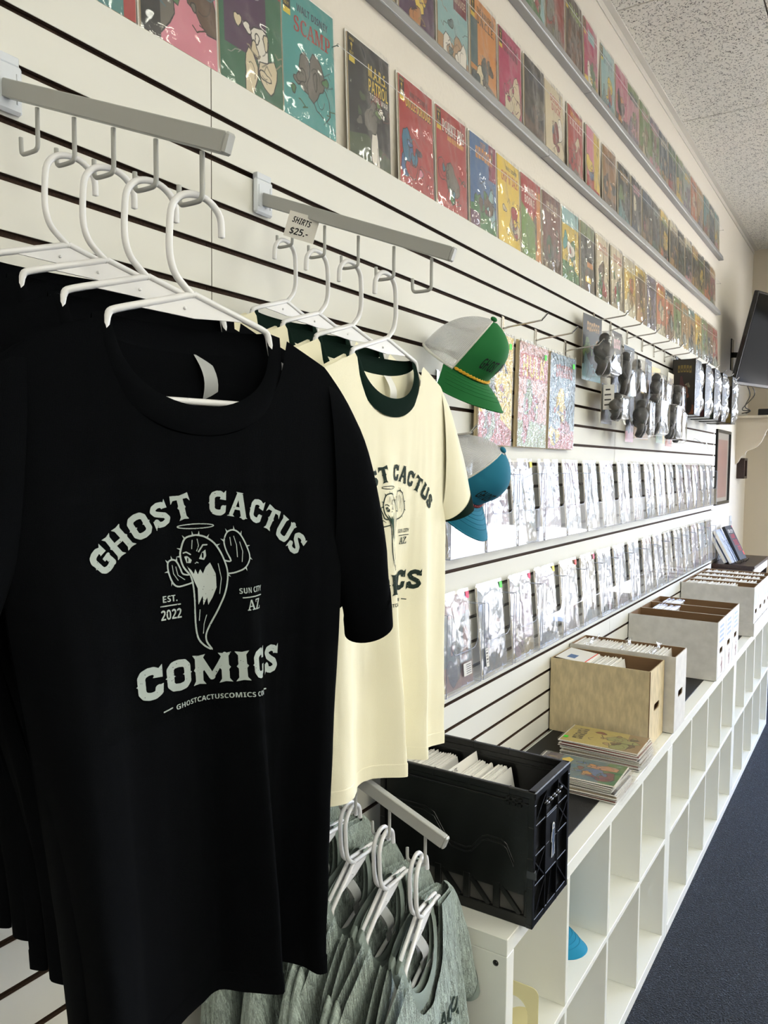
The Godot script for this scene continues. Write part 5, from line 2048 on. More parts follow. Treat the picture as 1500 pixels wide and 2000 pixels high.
func cap(label: String, at: Vector3, yaw: float, pitch: float, foam: Material, rope: Material, print_it: bool) -> Node3D:
	var o := thing("cap", label, "cap", at)
	o.basis = cap_basis(yaw, pitch)
	var H := 0.145
	var crown := func(an: float, t: float) -> Vector3:
		# an = 0 in front; t = 0 at the rim, 1 at the button
		var k := pow(maxf(0.0, 1.0 - pow(t, 2.9)), 0.62)
		var fr := 1.0 + 0.10 * maxf(0.0, cos(an)) * sin(PI * minf(t * 1.1, 1.0))
		var lift := 0.012 * maxf(0.0, cos(an)) * sin(PI * t)
		return Vector3(cos(an) * 0.098 * k * fr + 0.033 * t, H * t + lift, -sin(an) * 0.080 * k * fr)
	var half := 1.16
	for part_i in 2:
		var rows := []
		for j in 19:
			var row := []
			for i in 33:
				var a := lerpf(-half, half, i / 32.0) if part_i == 0 else lerpf(half, TAU - half, i / 32.0)
				# the seam leans back towards the button
				row.append(crown.call(a, lerpf(0.0, 0.985, j / 18.0)))
			rows.append(row)
		var b := MB.new()
		b.grid(rows, Vector2(0, 0), Vector2(1, 1), true)
		if part_i == 0:
			part("front_panel", b.commit(), foam, o)
		else:
			if not M.has("mesh_net"):
				M.mesh_net = net_material()
			part("mesh_back", b.commit(), M.mesh_net, o)
	var se := MB.new()
	for sg in [-1, 1]:
		var path := []
		for j in 15:
			path.append(crown.call(half * sg, 0.98 * j / 14.0))
		se.tube(path, 0.0022, 6)
	var band := []
	for i in 41:
		band.append(crown.call(lerpf(half, TAU - half, i / 40.0), 0.02))
	se.tube(band, 0.0035, 6)
	part("seam_tape", se.commit(), M.tag_white, o)
	var bt := MB.new()
	bt.ball(crown.call(0.0, 1.0) + Vector3(0, 0.003, 0), Vector3(0.009, 0.006, 0.009))
	part("button", bt.commit(), foam, o)
	# brim with stitched rows
	var brim := func(a: float, q: float) -> Vector3:
		var base: Vector3 = crown.call(a * 1.18, 0.0)
		var c := cos(a * 1.25)
		var out := 0.084 * pow(maxf(c, 0.0), 0.55)
		return base + Vector3(out * q, -0.024 * q * q - 0.030 * sin(a) * sin(a) * q - 0.006 * q, -sin(a) * 0.012 * q)
	var bb := MB.new()
	for side in 2:
		var rows2 := []
		for j in 13:
			var row2 := []
			for i in 33:
				var p: Vector3 = brim.call(lerpf(-1.2, 1.2, i / 32.0), j / 12.0)
				row2.append(p + Vector3(0, 0.0018 if side == 0 else -0.0018, 0))
			rows2.append(row2)
		bb.grid(rows2, Vector2(0, 0), Vector2(1, 1), side == 0)
	var rim := []
	for i in 33:
		rim.append(brim.call(lerpf(-1.2, 1.2, i / 32.0), 1.0))
	bb.tube(rim, 0.0026, 6)
	var br := part("brim", bb.commit(), foam, o)
	var st := MB.new()
	for q in [0.18, 0.32, 0.46, 0.60, 0.74]:
		var path2 := []
		for i in 25:
			path2.append(brim.call(lerpf(-1.12, 1.12, i / 24.0), q) + Vector3(0, 0.0019, 0))
		st.tube(path2, 0.0011, 5)
	part("stitching", st.commit(), foam, br)
	var rp := MB.new()
	for ph in 2:
		var path3 := []
		for i in 121:
			var a3 := lerpf(-1.12, 1.12, i / 120.0)
			var c3: Vector3 = crown.call(a3, 0.045) * Vector3(1.03, 1, 1.03)
			var tw := i * 0.55 + PI * ph
			path3.append(c3 + Vector3(cos(a3) * cos(tw), sin(tw), -sin(a3) * cos(tw)) * 0.0018)
		rp.tube(path3, 0.0024, 6)
	part("rope", rp.commit(), rope, o)
	if print_it:
		for line in [["GHOST", -0.66, -0.14], ["CACTUS", 0.0, 0.64]]:
			var q2 := glyph_tris(line[0])
			var lt := MB.new()
			for i in range(0, q2.size(), 3):
				var pp := []
				for j in 3:
					var g := q2[i + j]
					pp.append((crown.call(lerpf(line[1], line[2], g.x), lerpf(0.40, 0.21, g.y)) as Vector3))
				var cen: Vector3 = (pp[0] + pp[1] + pp[2]) / 3.0
				var nn := (pp[1] - pp[0] as Vector3).cross(pp[2] - pp[0])
				var dd := Vector3(cen.x, 0.02, cen.z).normalized() * 0.0012
				if nn.dot(dd) > 0:
					lt.tri(pp[0] + dd, pp[1] + dd, pp[2] + dd)
				else:
					lt.tri(pp[0] + dd, pp[2] + dd, pp[1] + dd)
			part("embroidery", lt.commit(), mat(Color(0.03, 0.07, 0.07), 0.8), o)
	return o


func net_material() -> StandardMaterial3D:
	var im := Image.create(256, 256, false, Image.FORMAT_RGBA8)
	im.fill(Color(0.93, 0.93, 0.94, 0.18))
	for i in 32:
		im.fill_rect(Rect2i(i * 8, 0, 4, 256), Color(0.95, 0.95, 0.96, 0.95))
		im.fill_rect(Rect2i(0, i * 8, 256, 3), Color(0.95, 0.95, 0.96, 0.80))
	var m := mat(Color(0.92, 0.92, 0.93), 0.6)
	m.albedo_texture = ImageTexture.create_from_image(im)
	m.uv1_scale = Vector3(3.0, 2.0, 1)
	m.transparency = BaseMaterial3D.TRANSPARENCY_ALPHA
	m.backlight_enabled = true
	m.backlight = Color(0.5, 0.5, 0.5)
	return m


# ---------------------------------------------------------------- things on the white shelf units
func slip_mesh(h: float, flap: bool) -> ArrayMesh:
	var am := ArrayMesh.new()
	var b := MB.new()
	b.box(Vector3(0, h / 2.0, 0), Vector3(0.0022, h, 0.172))
	b.commit(M.board, am)
	if flap:
		var f := MB.new()
		f.quad(Vector3(0.0016, h - 0.03, 0.088), Vector3(0.0016, h - 0.03, -0.088), Vector3(0.0046, h + 0.007, -0.088), Vector3(0.0046, h + 0.007, 0.088))
		f.quad(Vector3(0.0046, h + 0.007, 0.088), Vector3(0.0046, h + 0.007, -0.088), Vector3(0.0085, h + 0.002, -0.088), Vector3(0.0085, h + 0.002, 0.088))
		f.commit(M.bag, am)
	return am


func file_row(y: float, s: float, x0: float, x1: float, n: int, h: float, where: String, group: String, r: RandomNumberGenerator, lean := 0.10, flaps := true) -> void:
	var m := [slip_mesh(h, flaps), slip_mesh(h - 0.004, false), slip_mesh(h - 0.0015, flaps)]
	for i in n:
		var o := part("filed_comic", m[r.randi() % 3], null, null)
		o.position = V(lerpf(x0, x1, float(i) / maxi(n - 1, 1)), y, s + r.randf_range(-0.003, 0.003))
		o.rotation.z = lean + r.randf_range(-0.02, 0.02) if i < n - 1 else lean
		tag(o, "white bagged comic filed in %s, %s from its wall end" % [where, ordinal(mini(i, 48))], "comic book", group)


func comic_box(called: String, label: String, s0: float, s1: float, x0: float, x1: float, y: float, h: float, outer: Material, inner: Material, hole := true) -> Node3D:
	var o := thing(called, label, "box", V(0, y, 0))
	var t := 0.0026
	for lay in 2:
		var b := MB.new()
		var k := t * lay
		var top := h - 0.0004 * lay
		var cx := (x0 + x1) / 2.0
		var cs := (s0 + s1) / 2.0
		b.box(V(cx, top / 2.0, s0 + k + t / 2.0), Vector3(x1 - x0 - 2.0 * k, top, t), Basis(), 0.0005)
		b.box(V(cx, top / 2.0, s1 - k - t / 2.0), Vector3(x1 - x0 - 2.0 * k, top, t), Basis(), 0.0005)
		b.box(V(x0 + k + t / 2.0, top / 2.0, cs), Vector3(t, top, s1 - s0 - 2.0 * k - 2.0 * t), Basis(), 0.0005)
		b.box(V(cx, k + t / 2.0, cs), Vector3(x1 - x0 - 2.0 * k - 2.0 * t, t, s1 - s0 - 2.0 * k - 2.0 * t))
		# the front wall leaves a hand hole
		var hw := 0.038
		var hy := h * 0.47
		var hh := 0.013
		var W := s1 - s0 - 2.0 * k - 2.0 * t
		var xf := x1 - k - t / 2.0
		if hole:
			b.box(V(xf, (hy - hh) / 2.0, cs), Vector3(t, hy - hh, W))
			b.box(V(xf, (hy + hh + top) / 2.0, cs), Vector3(t, top - hy - hh, W))
			for sg in [-1, 1]:
				b.box(V(xf, hy, cs + sg * (hw + W / 2.0) / 2.0), Vector3(t, hh * 2.0, W / 2.0 - hw))
				for e in [-1, 1]:   # rounded ends
					b.prism(PackedVector2Array([Vector2(0, 0), Vector2(-hh * 0.7 * sg, 0), Vector2(-hh * 0.2 * sg, -hh * 0.2 * e), Vector2(0, -hh * 0.7 * e)]), t, Transform3D(Basis(Vector3(0, 0, -1), Vector3(0, 1, 0), Vector3(1, 0, 0)), V(xf - t / 2.0, hy + hh * e, cs + sg * hw)))
		else:
			b.box(V(xf, top / 2.0, cs), Vector3(t, top, W))
		part("carton" if lay == 0 else "lining", b.commit(), outer if lay == 0 else inner, o)
	return o


func counter_things() -> void:
	var r := RandomNumberGenerator.new()
	r.seed = 55
	crate(r)
	stacks(r)
	var yk := KTOP + 0.0032
	# the two nearest boxes
	var b1 := comic_box("comic_box", "tan cardboard comic box with a hand hole, nearest of the boxes, beside the loose comics", 2.760, 2.962, 0.006, 0.367, yk, 0.272, M.kraft, M.kraft_in)
	var fl := MB.new()
	for s in [2.7596, 2.9624]:
		fl.box(V(0.366, 0.136, s), Vector3(0.003, 0.272, 0.0006))
	part("corner_fold", fl.commit(), M.kraft_in, b1)
	file_row(yk + 0.004, 2.861, 0.115, 0.265, 26, 0.262, "the tan box", "comics filed in the tan box", r, 0.16, false)
	var pk := thing("flat_packet", "white bagged packet with a red stripe lying over the filed comics in the tan box", "packet", V(0.075, yk + 0.268, 2.861))
	pk.rotation.z = -0.10
	part("packet", boxm(Vector3(0.115, 0.003, 0.17), 0.001), M.white_paper, pk)
	part("printed_stripe", boxm(Vector3(0.004, 0.0004, 0.166)), M.sticker_red, pk, Vector3(0.05, 0.0018, 0))
	part("printed_panel", boxm(Vector3(0.03, 0.0004, 0.05)), mat(Color(0.35, 0.45, 0.62), 0.6), pk, Vector3(-0.01, 0.0018, 0.03))
	comic_box("comic_box", "narrow white cardboard comic box packed full, just behind the tan box", 2.972, 3.158, 0.004, 0.405, yk, 0.285, M.carton, M.kraft_in)
	file_row(yk + 0.004, 3.065, 0.03, 0.375, 46, 0.276, "the narrow white box", "comics filed in the narrow white box", r, 0.10, false)
	for k in 3:
		var pb := thing("loose_bag", "crumpled clear bag sticking up from the narrow white box, %s from the wall" % ordinal(k), "bag", V([0.06, 0.19, 0.30][k], yk + 0.25, 3.06), "crumpled bags in the narrow white box")
		var rows := []
		var nz := FastNoiseLite.new()
		nz.seed = k + 3
		nz.frequency = 12.0
		for j in 9:
			var row := []
			for i in 11:
				var z := lerpf(0.085, -0.085, i / 10.0)
				var yy := 0.07 * j / 8.0 * (0.7 + 0.5 * nz.get_noise_2d(z * 2.0, k * 9.0))
				row.append(Vector3(0.022 * nz.get_noise_2d(z, yy * 3.0) + 0.25 * yy, yy, z * (1.0 - 1.5 * yy)))
			rows.append(row)
		var lb := MB.new()
		lb.grid(rows)
		part("film", lb.commit(), M.bag_foil, pb)
	# three wide white boxes side by side
	for k in 3:
		var s0 := 3.815 + 0.205 * k
		var bx := comic_box("comic_box", "white picture-labelled comic box, %s of the middle group of three" % ["nearest", "centre", "farthest"][k], s0, s0 + 0.203, 0.004, 0.408, yk, 0.272, M.carton, M.kraft_in)
		if k > 0:
			file_row(yk + 0.004, s0 + 0.1015, 0.03, 0.13 if k == 1 else 0.11, 15, 0.262, "the %s middle white box" % ["nearest", "centre", "farthest"][k], "comics filed in the middle white boxes", r, -0.10)
		label_cards(bx, s0 + 0.1015, 0.4086, 90 + k)
	# four white boxes, each standing in its own lid
	for k in 4:
		var s1 := 4.955 + 0.192 * k
		var b4 := comic_box("comic_box", "white cardboard comic box standing in its upturned lid, %s of the far group of four" % ["nearest", "second", "third", "farthest"][k], s1, s1 + 0.186, 0.006, 0.412, yk + 0.005, 0.282, M.carton, M.kraft_in)
		var lid := MB.new()
		lid.box(V(0.209, 0.038, s1 - 0.0012), Vector3(0.415, 0.076, 0.002), Basis(), 0.0005)
		lid.box(V(0.209, 0.038, s1 + 0.1872), Vector3(0.415, 0.076, 0.002), Basis(), 0.0005)
		lid.box(V(0.4165, 0.038, s1 + 0.093), Vector3(0.002, 0.076, 0.188), Basis(), 0.0005)
		part("lid", lid.commit(), M.carton, b4, Vector3(0, -0.005, 0))
		var c := MB.new()
		c.quad(V(0.4124, 0.17, s1 + 0.02), V(0.4124, 0.17, s1 + 0.165), V(0.4124, 0.255, s1 + 0.165), V(0.4124, 0.255, s1 + 0.02))
		part("label_card", c.commit(), mat(Color(0.62, 0.68, 0.85), 0.6), b4)
		var st := MB.new()
		var n := 60
		for i in n:
			var x := lerpf(0.03, 0.30 if k == 0 else 0.385, float(i) / n)
			st.box(V(x, 0.140 + r.randf_range(-0.004, 0.004), s1 + 0.093 + r.randf_range(-0.003, 0.003)), Vector3(0.0032, 0.262, 0.170), Basis(Vector3(0, 0, 1), 0.05 + r.randf_range(-0.06, 0.06)))
		var so := part("filed_comics", st.commit(), M.board, null, V(0, yk + 0.008, 0))
		tag(so, "tightly packed bagged comics filling the %s of the far four boxes" % ["nearest", "second", "third", "farthest"][k], "comic books", "", "stuff")
	# inside the shelves: a cap and a bookend
	cap("blue cap resting in an upper cell of the nearest shelf unit", V(0.198, 0.452, 2.085), 0.0, 0.10, mat(Color(0.05, 0.50, 0.66), 0.85), mat(Color(0.45, 0.10, 0.12), 0.6), false)
	var be := thing("bookend", "cream metal bookend with an arched cut-out in the nearest cell of the shelf unit", "bookend", V(0.325, 0.4015, 1.70))
	var p := PackedVector2Array([Vector2(-0.062, 0), Vector2(-0.062, 0.105)])
	for i in 5:
		p.append(Vector2(-0.045 - 0.017 * cos(PI / 2 * i / 4.0), 0.105 + 0.017 * sin(PI / 2 * i / 4.0)))
	for i in 5:
		p.append(Vector2(0.045 + 0.017 * sin(PI / 2 * i / 4.0), 0.105 + 0.017 * cos(PI / 2 * i / 4.0)))
	p.append(Vector2(0.062, 0))
	p.append(Vector2(0.036, 0))
	for i in 13:
		p.append(Vector2(0.036 * cos(PI * i / 12.0), 0.048 + 0.038 * sin(PI * i / 12.0)))
	p.append(Vector2(-0.036, 0))
	var pm := MB.new()
	pm.prism(p, 0.0014)
	var cream := mat(Color(0.84, 0.80, 0.60), 0.5)
	part("upright_plate", pm.commit(), cream, be)
	var tp := PackedVector2Array([Vector2(-0.034, 0.0), Vector2(0.034, 0.0)])
	for i in 13:
		tp.append(Vector2(0.034 * cos(PI * i / 12.0), 0.05 + 0.036 * sin(PI * i / 12.0)))
	var tm := MB.new()
	tm.prism(tp, 0.0014, Transform3D(Basis(Vector3(1, 0, 0), Vector3(0, 0, -1), Vector3(0, 1, 0)), Vector3.ZERO))
	part("base_tongue", tm.commit(), cream, be)


func label_cards(o: Node3D, s: float, x: float, idx: int) -> void:
	for k in 2:
		var am := ArrayMesh.new()
		var f := MB.new()
		var y0 := 0.155 if k == 0 else 0.012
		var y1 := 0.262 if k == 0 else 0.105
		f.box(V(x, (y0 + y1) / 2.0, s), Vector3(0.0008, y1 - y0, 0.165))
		f.commit(M.white_paper, am)
		var g := MB.new()
		if k == 0:
			for q in 4:
				g.box(V(x + 0.0006, lerpf(y0 + 0.02, y1 - 0.02, q / 3.0), s), Vector3(0.0003, 0.012, 0.12 - 0.02 * (q % 2)))
			g.commit(mat(Color(0.55, 0.62, 0.85), 0.6), am)
		else:   # a small reddish-brown standing figure shape
			g.ball(V(x, 0.085, s + 0.02), Vector3(0.0012, 0.010, 0.009))
			g.ball(V(x, 0.058, s + 0.02), Vector3(0.0012, 0.022, 0.014))
			g.bar(V(x, 0.045, s + 0.014), V(x, 0.016, s + 0.008), 0.0014, 0.009)
			g.bar(V(x, 0.045, s + 0.026), V(x, 0.016, s + 0.032), 0.0014, 0.009)
			g.bar(V(x, 0.07, s + 0.012), V(x, 0.052, s - 0.005), 0.0014, 0.007)
			g.commit(mat(Color(0.40, 0.16, 0.14), 0.6), am)
		part("label_card", am, null, o)


func crate(r: RandomNumberGenerator) -> void:
	var x0 := 0.045
	var x1 := 0.433
	var s0 := 1.531
	var s1 := 1.749
	var H := 0.298
	var o := thing("plastic_crate", "black folding plastic crate of filed comics on the near end of the shelf unit", "crate", V(0, KTOP, 0))
	var P: Material = M.black_plastic
	var cx := (x0 + x1) / 2.0
	var cs := (s0 + s1) / 2.0
	var L := x1 - x0
	var W := s1 - s0
	# long sides: plain upper panel, open lattice along the foot
	for side in 2:
		var s := s0 + 0.006 if side == 0 else s1 - 0.006
		var out := -1.0 if side == 0 else 1.0
		var b := MB.new()
		b.box(V(cx, H * 0.60, s), Vector3(L - 0.01, H * 0.74, 0.004))
		b.box(V(cx, 0.012, s), Vector3(L - 0.01, 0.024, 0.008), Basis(), 0.0015)
		for k in 6:
			var x := lerpf(x0 + 0.012, x1 - 0.014, k / 5.0)
			b.box(V(x, 0.05, s), Vector3(0.016, 0.06, 0.006), Basis(), 0.001)
			if k < 5:
				b.bar(V(x + 0.01, 0.073, s), V(x + 0.055, 0.024, s), 0.006, 0.010)
		part("long_panel", b.commit(), P, o)
		var ln := MB.new()
		ln.box(V(cx, 0.05, s - out * 0.004), Vector3(L - 0.02, 0.06, 0.0015))
		part("liner", ln.commit(), mat(Color(0.30, 0.29, 0.28), 0.7), o)
		# raised wavy moulding
		var bead := [Vector2(0.07, 0.205), Vector2(0.175, 0.205), Vector2(0.198, 0.196), Vector2(0.232, 0.150), Vector2(0.245, 0.140), Vector2(0.282, 0.137), Vector2(0.298, 0.142), Vector2(0.325, 0.172), Vector2(0.338, 0.178), Vector2(0.372, 0.178), Vector2(0.386, 0.170), Vector2(0.404, 0.135)]
		for off in [0.0, -0.010]:
			var pts := []
			for q in bead:
				pts.append(V(x0 + (q.x - 0.045) * 0.95, q.y + off, s + out * 0.0025))
			var bd := MB.new()
			bd.tube(pts, 0.0017, 6)
			part("moulding", bd.commit(), P, o)
		var hg := MB.new()
		for k in 3:
			hg.box(V(x1 - 0.035 - 0.014 * k, H - 0.030, s + out * 0.003), Vector3(0.009, 0.018, 0.006), Basis(), 0.0012)
		part("hinge", hg.commit(), P, o)
	# rim
	var rm := MB.new()
	for s in [s0 + 0.005, s1 - 0.005]:
		rm.box(V(cx, H - 0.008, s), Vector3(L, 0.016, 0.011), Basis(), 0.002)
		rm.box(V(cx, H - 0.030, s), Vector3(L, 0.005, 0.010), Basis(), 0.001)
		for k in 4:
			rm.box(V(lerpf(x0 + 0.05, x1 - 0.06, k / 3.0), H - 0.008, s), Vector3(0.003, 0.0165, 0.0125))
	for x in [x0 + 0.009, x1 - 0.009]:
		rm.box(V(x, H - 0.008, cs), Vector3(0.020, 0.016, W), Basis(), 0.002)
	part("rim", rm.commit(), P, o)
	# end panels with a lattice of ribs
	for e in 2:
		var x := x1 - 0.008 if e else x0 + 0.008
		var out2 := 1.0 if e else -1.0
		var b2 := MB.new()
		b2.box(V(x - out2 * 0.006, H / 2.0 - 0.004, cs), Vector3(0.004, H - 0.01, W - 0.012))
		for s in [s0 + 0.006, s0 + W * 0.33, s0 + W * 0.66, s1 - 0.006]:
			b2.box(V(x, H / 2.0 - 0.004, s), Vector3(0.014, H - 0.01, 0.0045 if s > s0 + 0.01 and s < s1 - 0.01 else 0.012), Basis(), 0.0008)
		for y in [0.008, H * 0.30, H * 0.52, H * 0.74]:
			b2.box(V(x, y, cs), Vector3(0.012, 0.004 if y > 0.02 else 0.016, W - 0.01), Basis(), 0.0008)
		for d in [[0.0, 0.52, 0.33, 0.30], [0.0, 0.30, 0.33, 0.52], [0.66, 0.74, 1.0, 0.52], [0.66, 0.52, 1.0, 0.74], [0.0, 0.03, 0.33, 0.28], [0.66, 0.28, 1.0, 0.03], [0.0, 0.74, 0.33, 0.93], [0.66, 0.93, 1.0, 0.76], [0.40, 0.04, 0.5, 0.28]]:
			b2.bar(V(x, H * d[1], s0 + W * d[0]), V(x, H * d[3], s0 + W * d[2]), 0.012, 0.0035)
		b2.box(V(x, H * 0.52, cs), Vector3(0.011, H * 0.42, W * 0.30), Basis(), 0.001)
		part("end_panel", b2.commit(), P, o)
	part("floor_panel", boxm(Vector3(L - 0.02, 0.004, W - 0.02)), P, o, V(cx, 0.006, cs))
	var pad := MB.new()
	for k in 9:   # scalloped hand grip edge
		var an := k / 8.0
		pad.ball(V(x1 - 0.001, H * 0.86 - 0.007 * absf(sin(k * 1.57)), lerpf(s0 + W * 0.3, s0 + W * 0.72, an)), Vector3(0.004, 0.004, 0.011), Basis(), 8, 6)
	part("hand_grip", pad.commit(), P, o)
	var tp := MB.new()
	tp.box(V(x1 - 0.004, H * 0.40, s0 - 0.0005), Vector3(0.022, 0.016, 0.0008))
	tp.box(V(x1 + 0.0006, H * 0.40, s0 + 0.006), Vector3(0.0008, 0.016, 0.014))
	part("clear_tape", tp.commit(), mat(Color(0.25, 0.26, 0.28), 0.2), o)
	# sticker: a small figure with a white border
	var stk := thing("sticker", "small cut-out figure sticker with a white border on the end of the black crate", "sticker", V(x1 + 0.0005, KTOP + H * 0.50, cs + 0.004))
	for lay in 2:
		var g := MB.new()
		var k2 := 0.0022 if lay == 0 else 0.0
		var th := 0.0004 + 0.0003 * lay
		g.box(Vector3(0, 0.012, 0), Vector3(th, 0.036 + k2, 0.011 + k2))
		g.ball(Vector3(0, 0.036, 0), Vector3(th, 0.006 + k2, 0.005 + k2))
		g.bar(Vector3(0, -0.004, 0.002), Vector3(0, -0.034, 0.004), th, 0.006 + k2 * 1.6, 0.0, Vector3(0, 0, 1))
		g.bar(Vector3(0, -0.004, -0.003), Vector3(0, -0.032, -0.006), th, 0.006 + k2 * 1.6, 0.0, Vector3(0, 0, 1))
		g.bar(Vector3(0, 0.024, 0.005), Vector3(0, 0.002, 0.009), th, 0.004 + k2 * 1.6, 0.0, Vector3(0, 0, 1))
		part("border" if lay == 0 else "figure", g.commit(), M.white_paper if lay == 0 else mat(Color(0.25, 0.32, 0.45), 0.5), stk)
	# comics filed in two blocks, each led by a taller divider card
	var y := KTOP + 0.009
	var blocks := [[0.105, 0.200, 20, "SIGNED", "wall-side block"], [0.262, 0.345, 18, "/ DEATH, ETC.", "outer block"]]
	for q in blocks:
		file_row(y, cs, q[0], q[1], q[2], 0.257, "the black crate %s" % q[4], "comics filed in the black crate", r, 0.20, false)
		var dv := thing("divider_card", "white divider card lettered %s heading the %s in the black crate" % [q[3].to_lower().replace("/", "").strip_edges(), q[4]], "divider card", V(q[0] - 0.006, y, cs))
		dv.rotation.z = 0.20
		part("card", boxm(Vector3(0.0012, 0.277, 0.176)), M.white_paper, dv, Vector3(0, 0.1385, 0))
		var lt := lettering(dv, q[3], Vector3(-0.001, 0.266, 0.030), 0.030 if q[3].length() < 8 else 0.055, 0.010, M.black_ink)
		lt.rotation = Vector3(0, -PI / 2.0, 0)
		var lt2 := lettering(dv, q[3], Vector3(0.001, 0.266, 0.045), 0.030 if q[3].length() < 8 else 0.055, 0.010, M.black_ink)
		lt2.rotation = Vector3(0, PI / 2.0, 0)
	var ps := part("price_sticker", boxm(Vector3(0.0008, 0.024, 0.02)), M.sticker_pink, null, V(0.356, y + 0.243, cs - 0.060))
	ps.rotation.z = 0.20
	tag(ps, "small pink price sticker on the outermost comic in the black crate", "sticker")


func stacks(r: RandomNumberGenerator) -> void:
	# comics lying flat, the top of each cover towards the wall
	var lay := Basis(Vector3(0, 0, -1), Vector3(-1, 0, 0), Vector3(0, 1, 0))
	var back := MB.new()
	back.box(Vector3(0, 0.1335, 0.0), Vector3(0.1775, 0.267, 0.0014))
	var back_m := back.commit()
	var bodies := []
	for k in 4:
		var b := MB.new()
		b.box(Vector3(0, CH / 2.0, 0), Vector3(CW, CH, 0.0022), Basis(), 0.0004)
		bodies.append(b.commit())
	var inks := [mat(Color(0.20, 0.18, 0.16), 0.5), mat(Color(0.45, 0.20, 0.17), 0.5), mat(Color(0.32, 0.30, 0.26), 0.5), mat(Color(0.55, 0.50, 0.42), 0.5)]
	for k in 2:
		var n := 11 if k == 0 else 12
		var y := KTOP + 0.0045
		var s := 2.338 if k == 0 else 2.622
		var nm: String = ["near", "far"][k]
		for i in n:
			var top := i == n - 1
			var fr := float(i) / (n - 1)
			var o := thing("stacked_comic", "bagged comic lying in the %s flat stack on the counter, %s from the bottom" % [nm, ordinal(i)], "comic book", Vector3.ZERO, "bagged comics in the %s flat stack" % nm)
			if top:
				o.set_meta("label", "comic with %s, topmost of the %s flat stack" % [near_specs[38 - k]["d"], nm])
			if top:
				part("comic", cover_mesh(CW, CH, 0.0024, false, 38 - k), null, o)
			else:
				part("comic", bodies[i % 4], inks[r.randi() % 4], o)
			part("backing_board", back_m, M.board, o, Vector3(0, -0.003, -0.0022))
			if not top:
				pass
			else:
				part("clear_bag", bag_mesh(0.181, 0.272, 0.0016, 120 + k), M.bag_soft, o, Vector3(0, -0.004, 0.0004))
				part("price_sticker", boxm(Vector3(0.017, 0.014, 0.0006)), M.sticker_green, o, Vector3(-0.055, 0.247, 0.0030))
			var flap := MB.new()
			flap.quad(Vector3(-0.09, -0.012 - r.randf() * 0.012, -0.001), Vector3(0.09, -0.012 - r.randf() * 0.012, 0.001), Vector3(0.09, 0.004, -0.0004), Vector3(-0.09, 0.004, -0.0004))
			part("bag_flap", flap.commit(), M.bag, o)
			o.basis = Basis(Vector3.UP, r.randf_range(-0.035, 0.035)) * lay
			o.position = V(0.388 + (0.010 * (1.0 - fr) if k == 0 else 0.006 * (1 - fr)) + r.randf_range(-0.006, 0.006), y + 0.0022, s + r.randf_range(-0.006, 0.006))
			y += 0.0044 if k == 0 else 0.0046


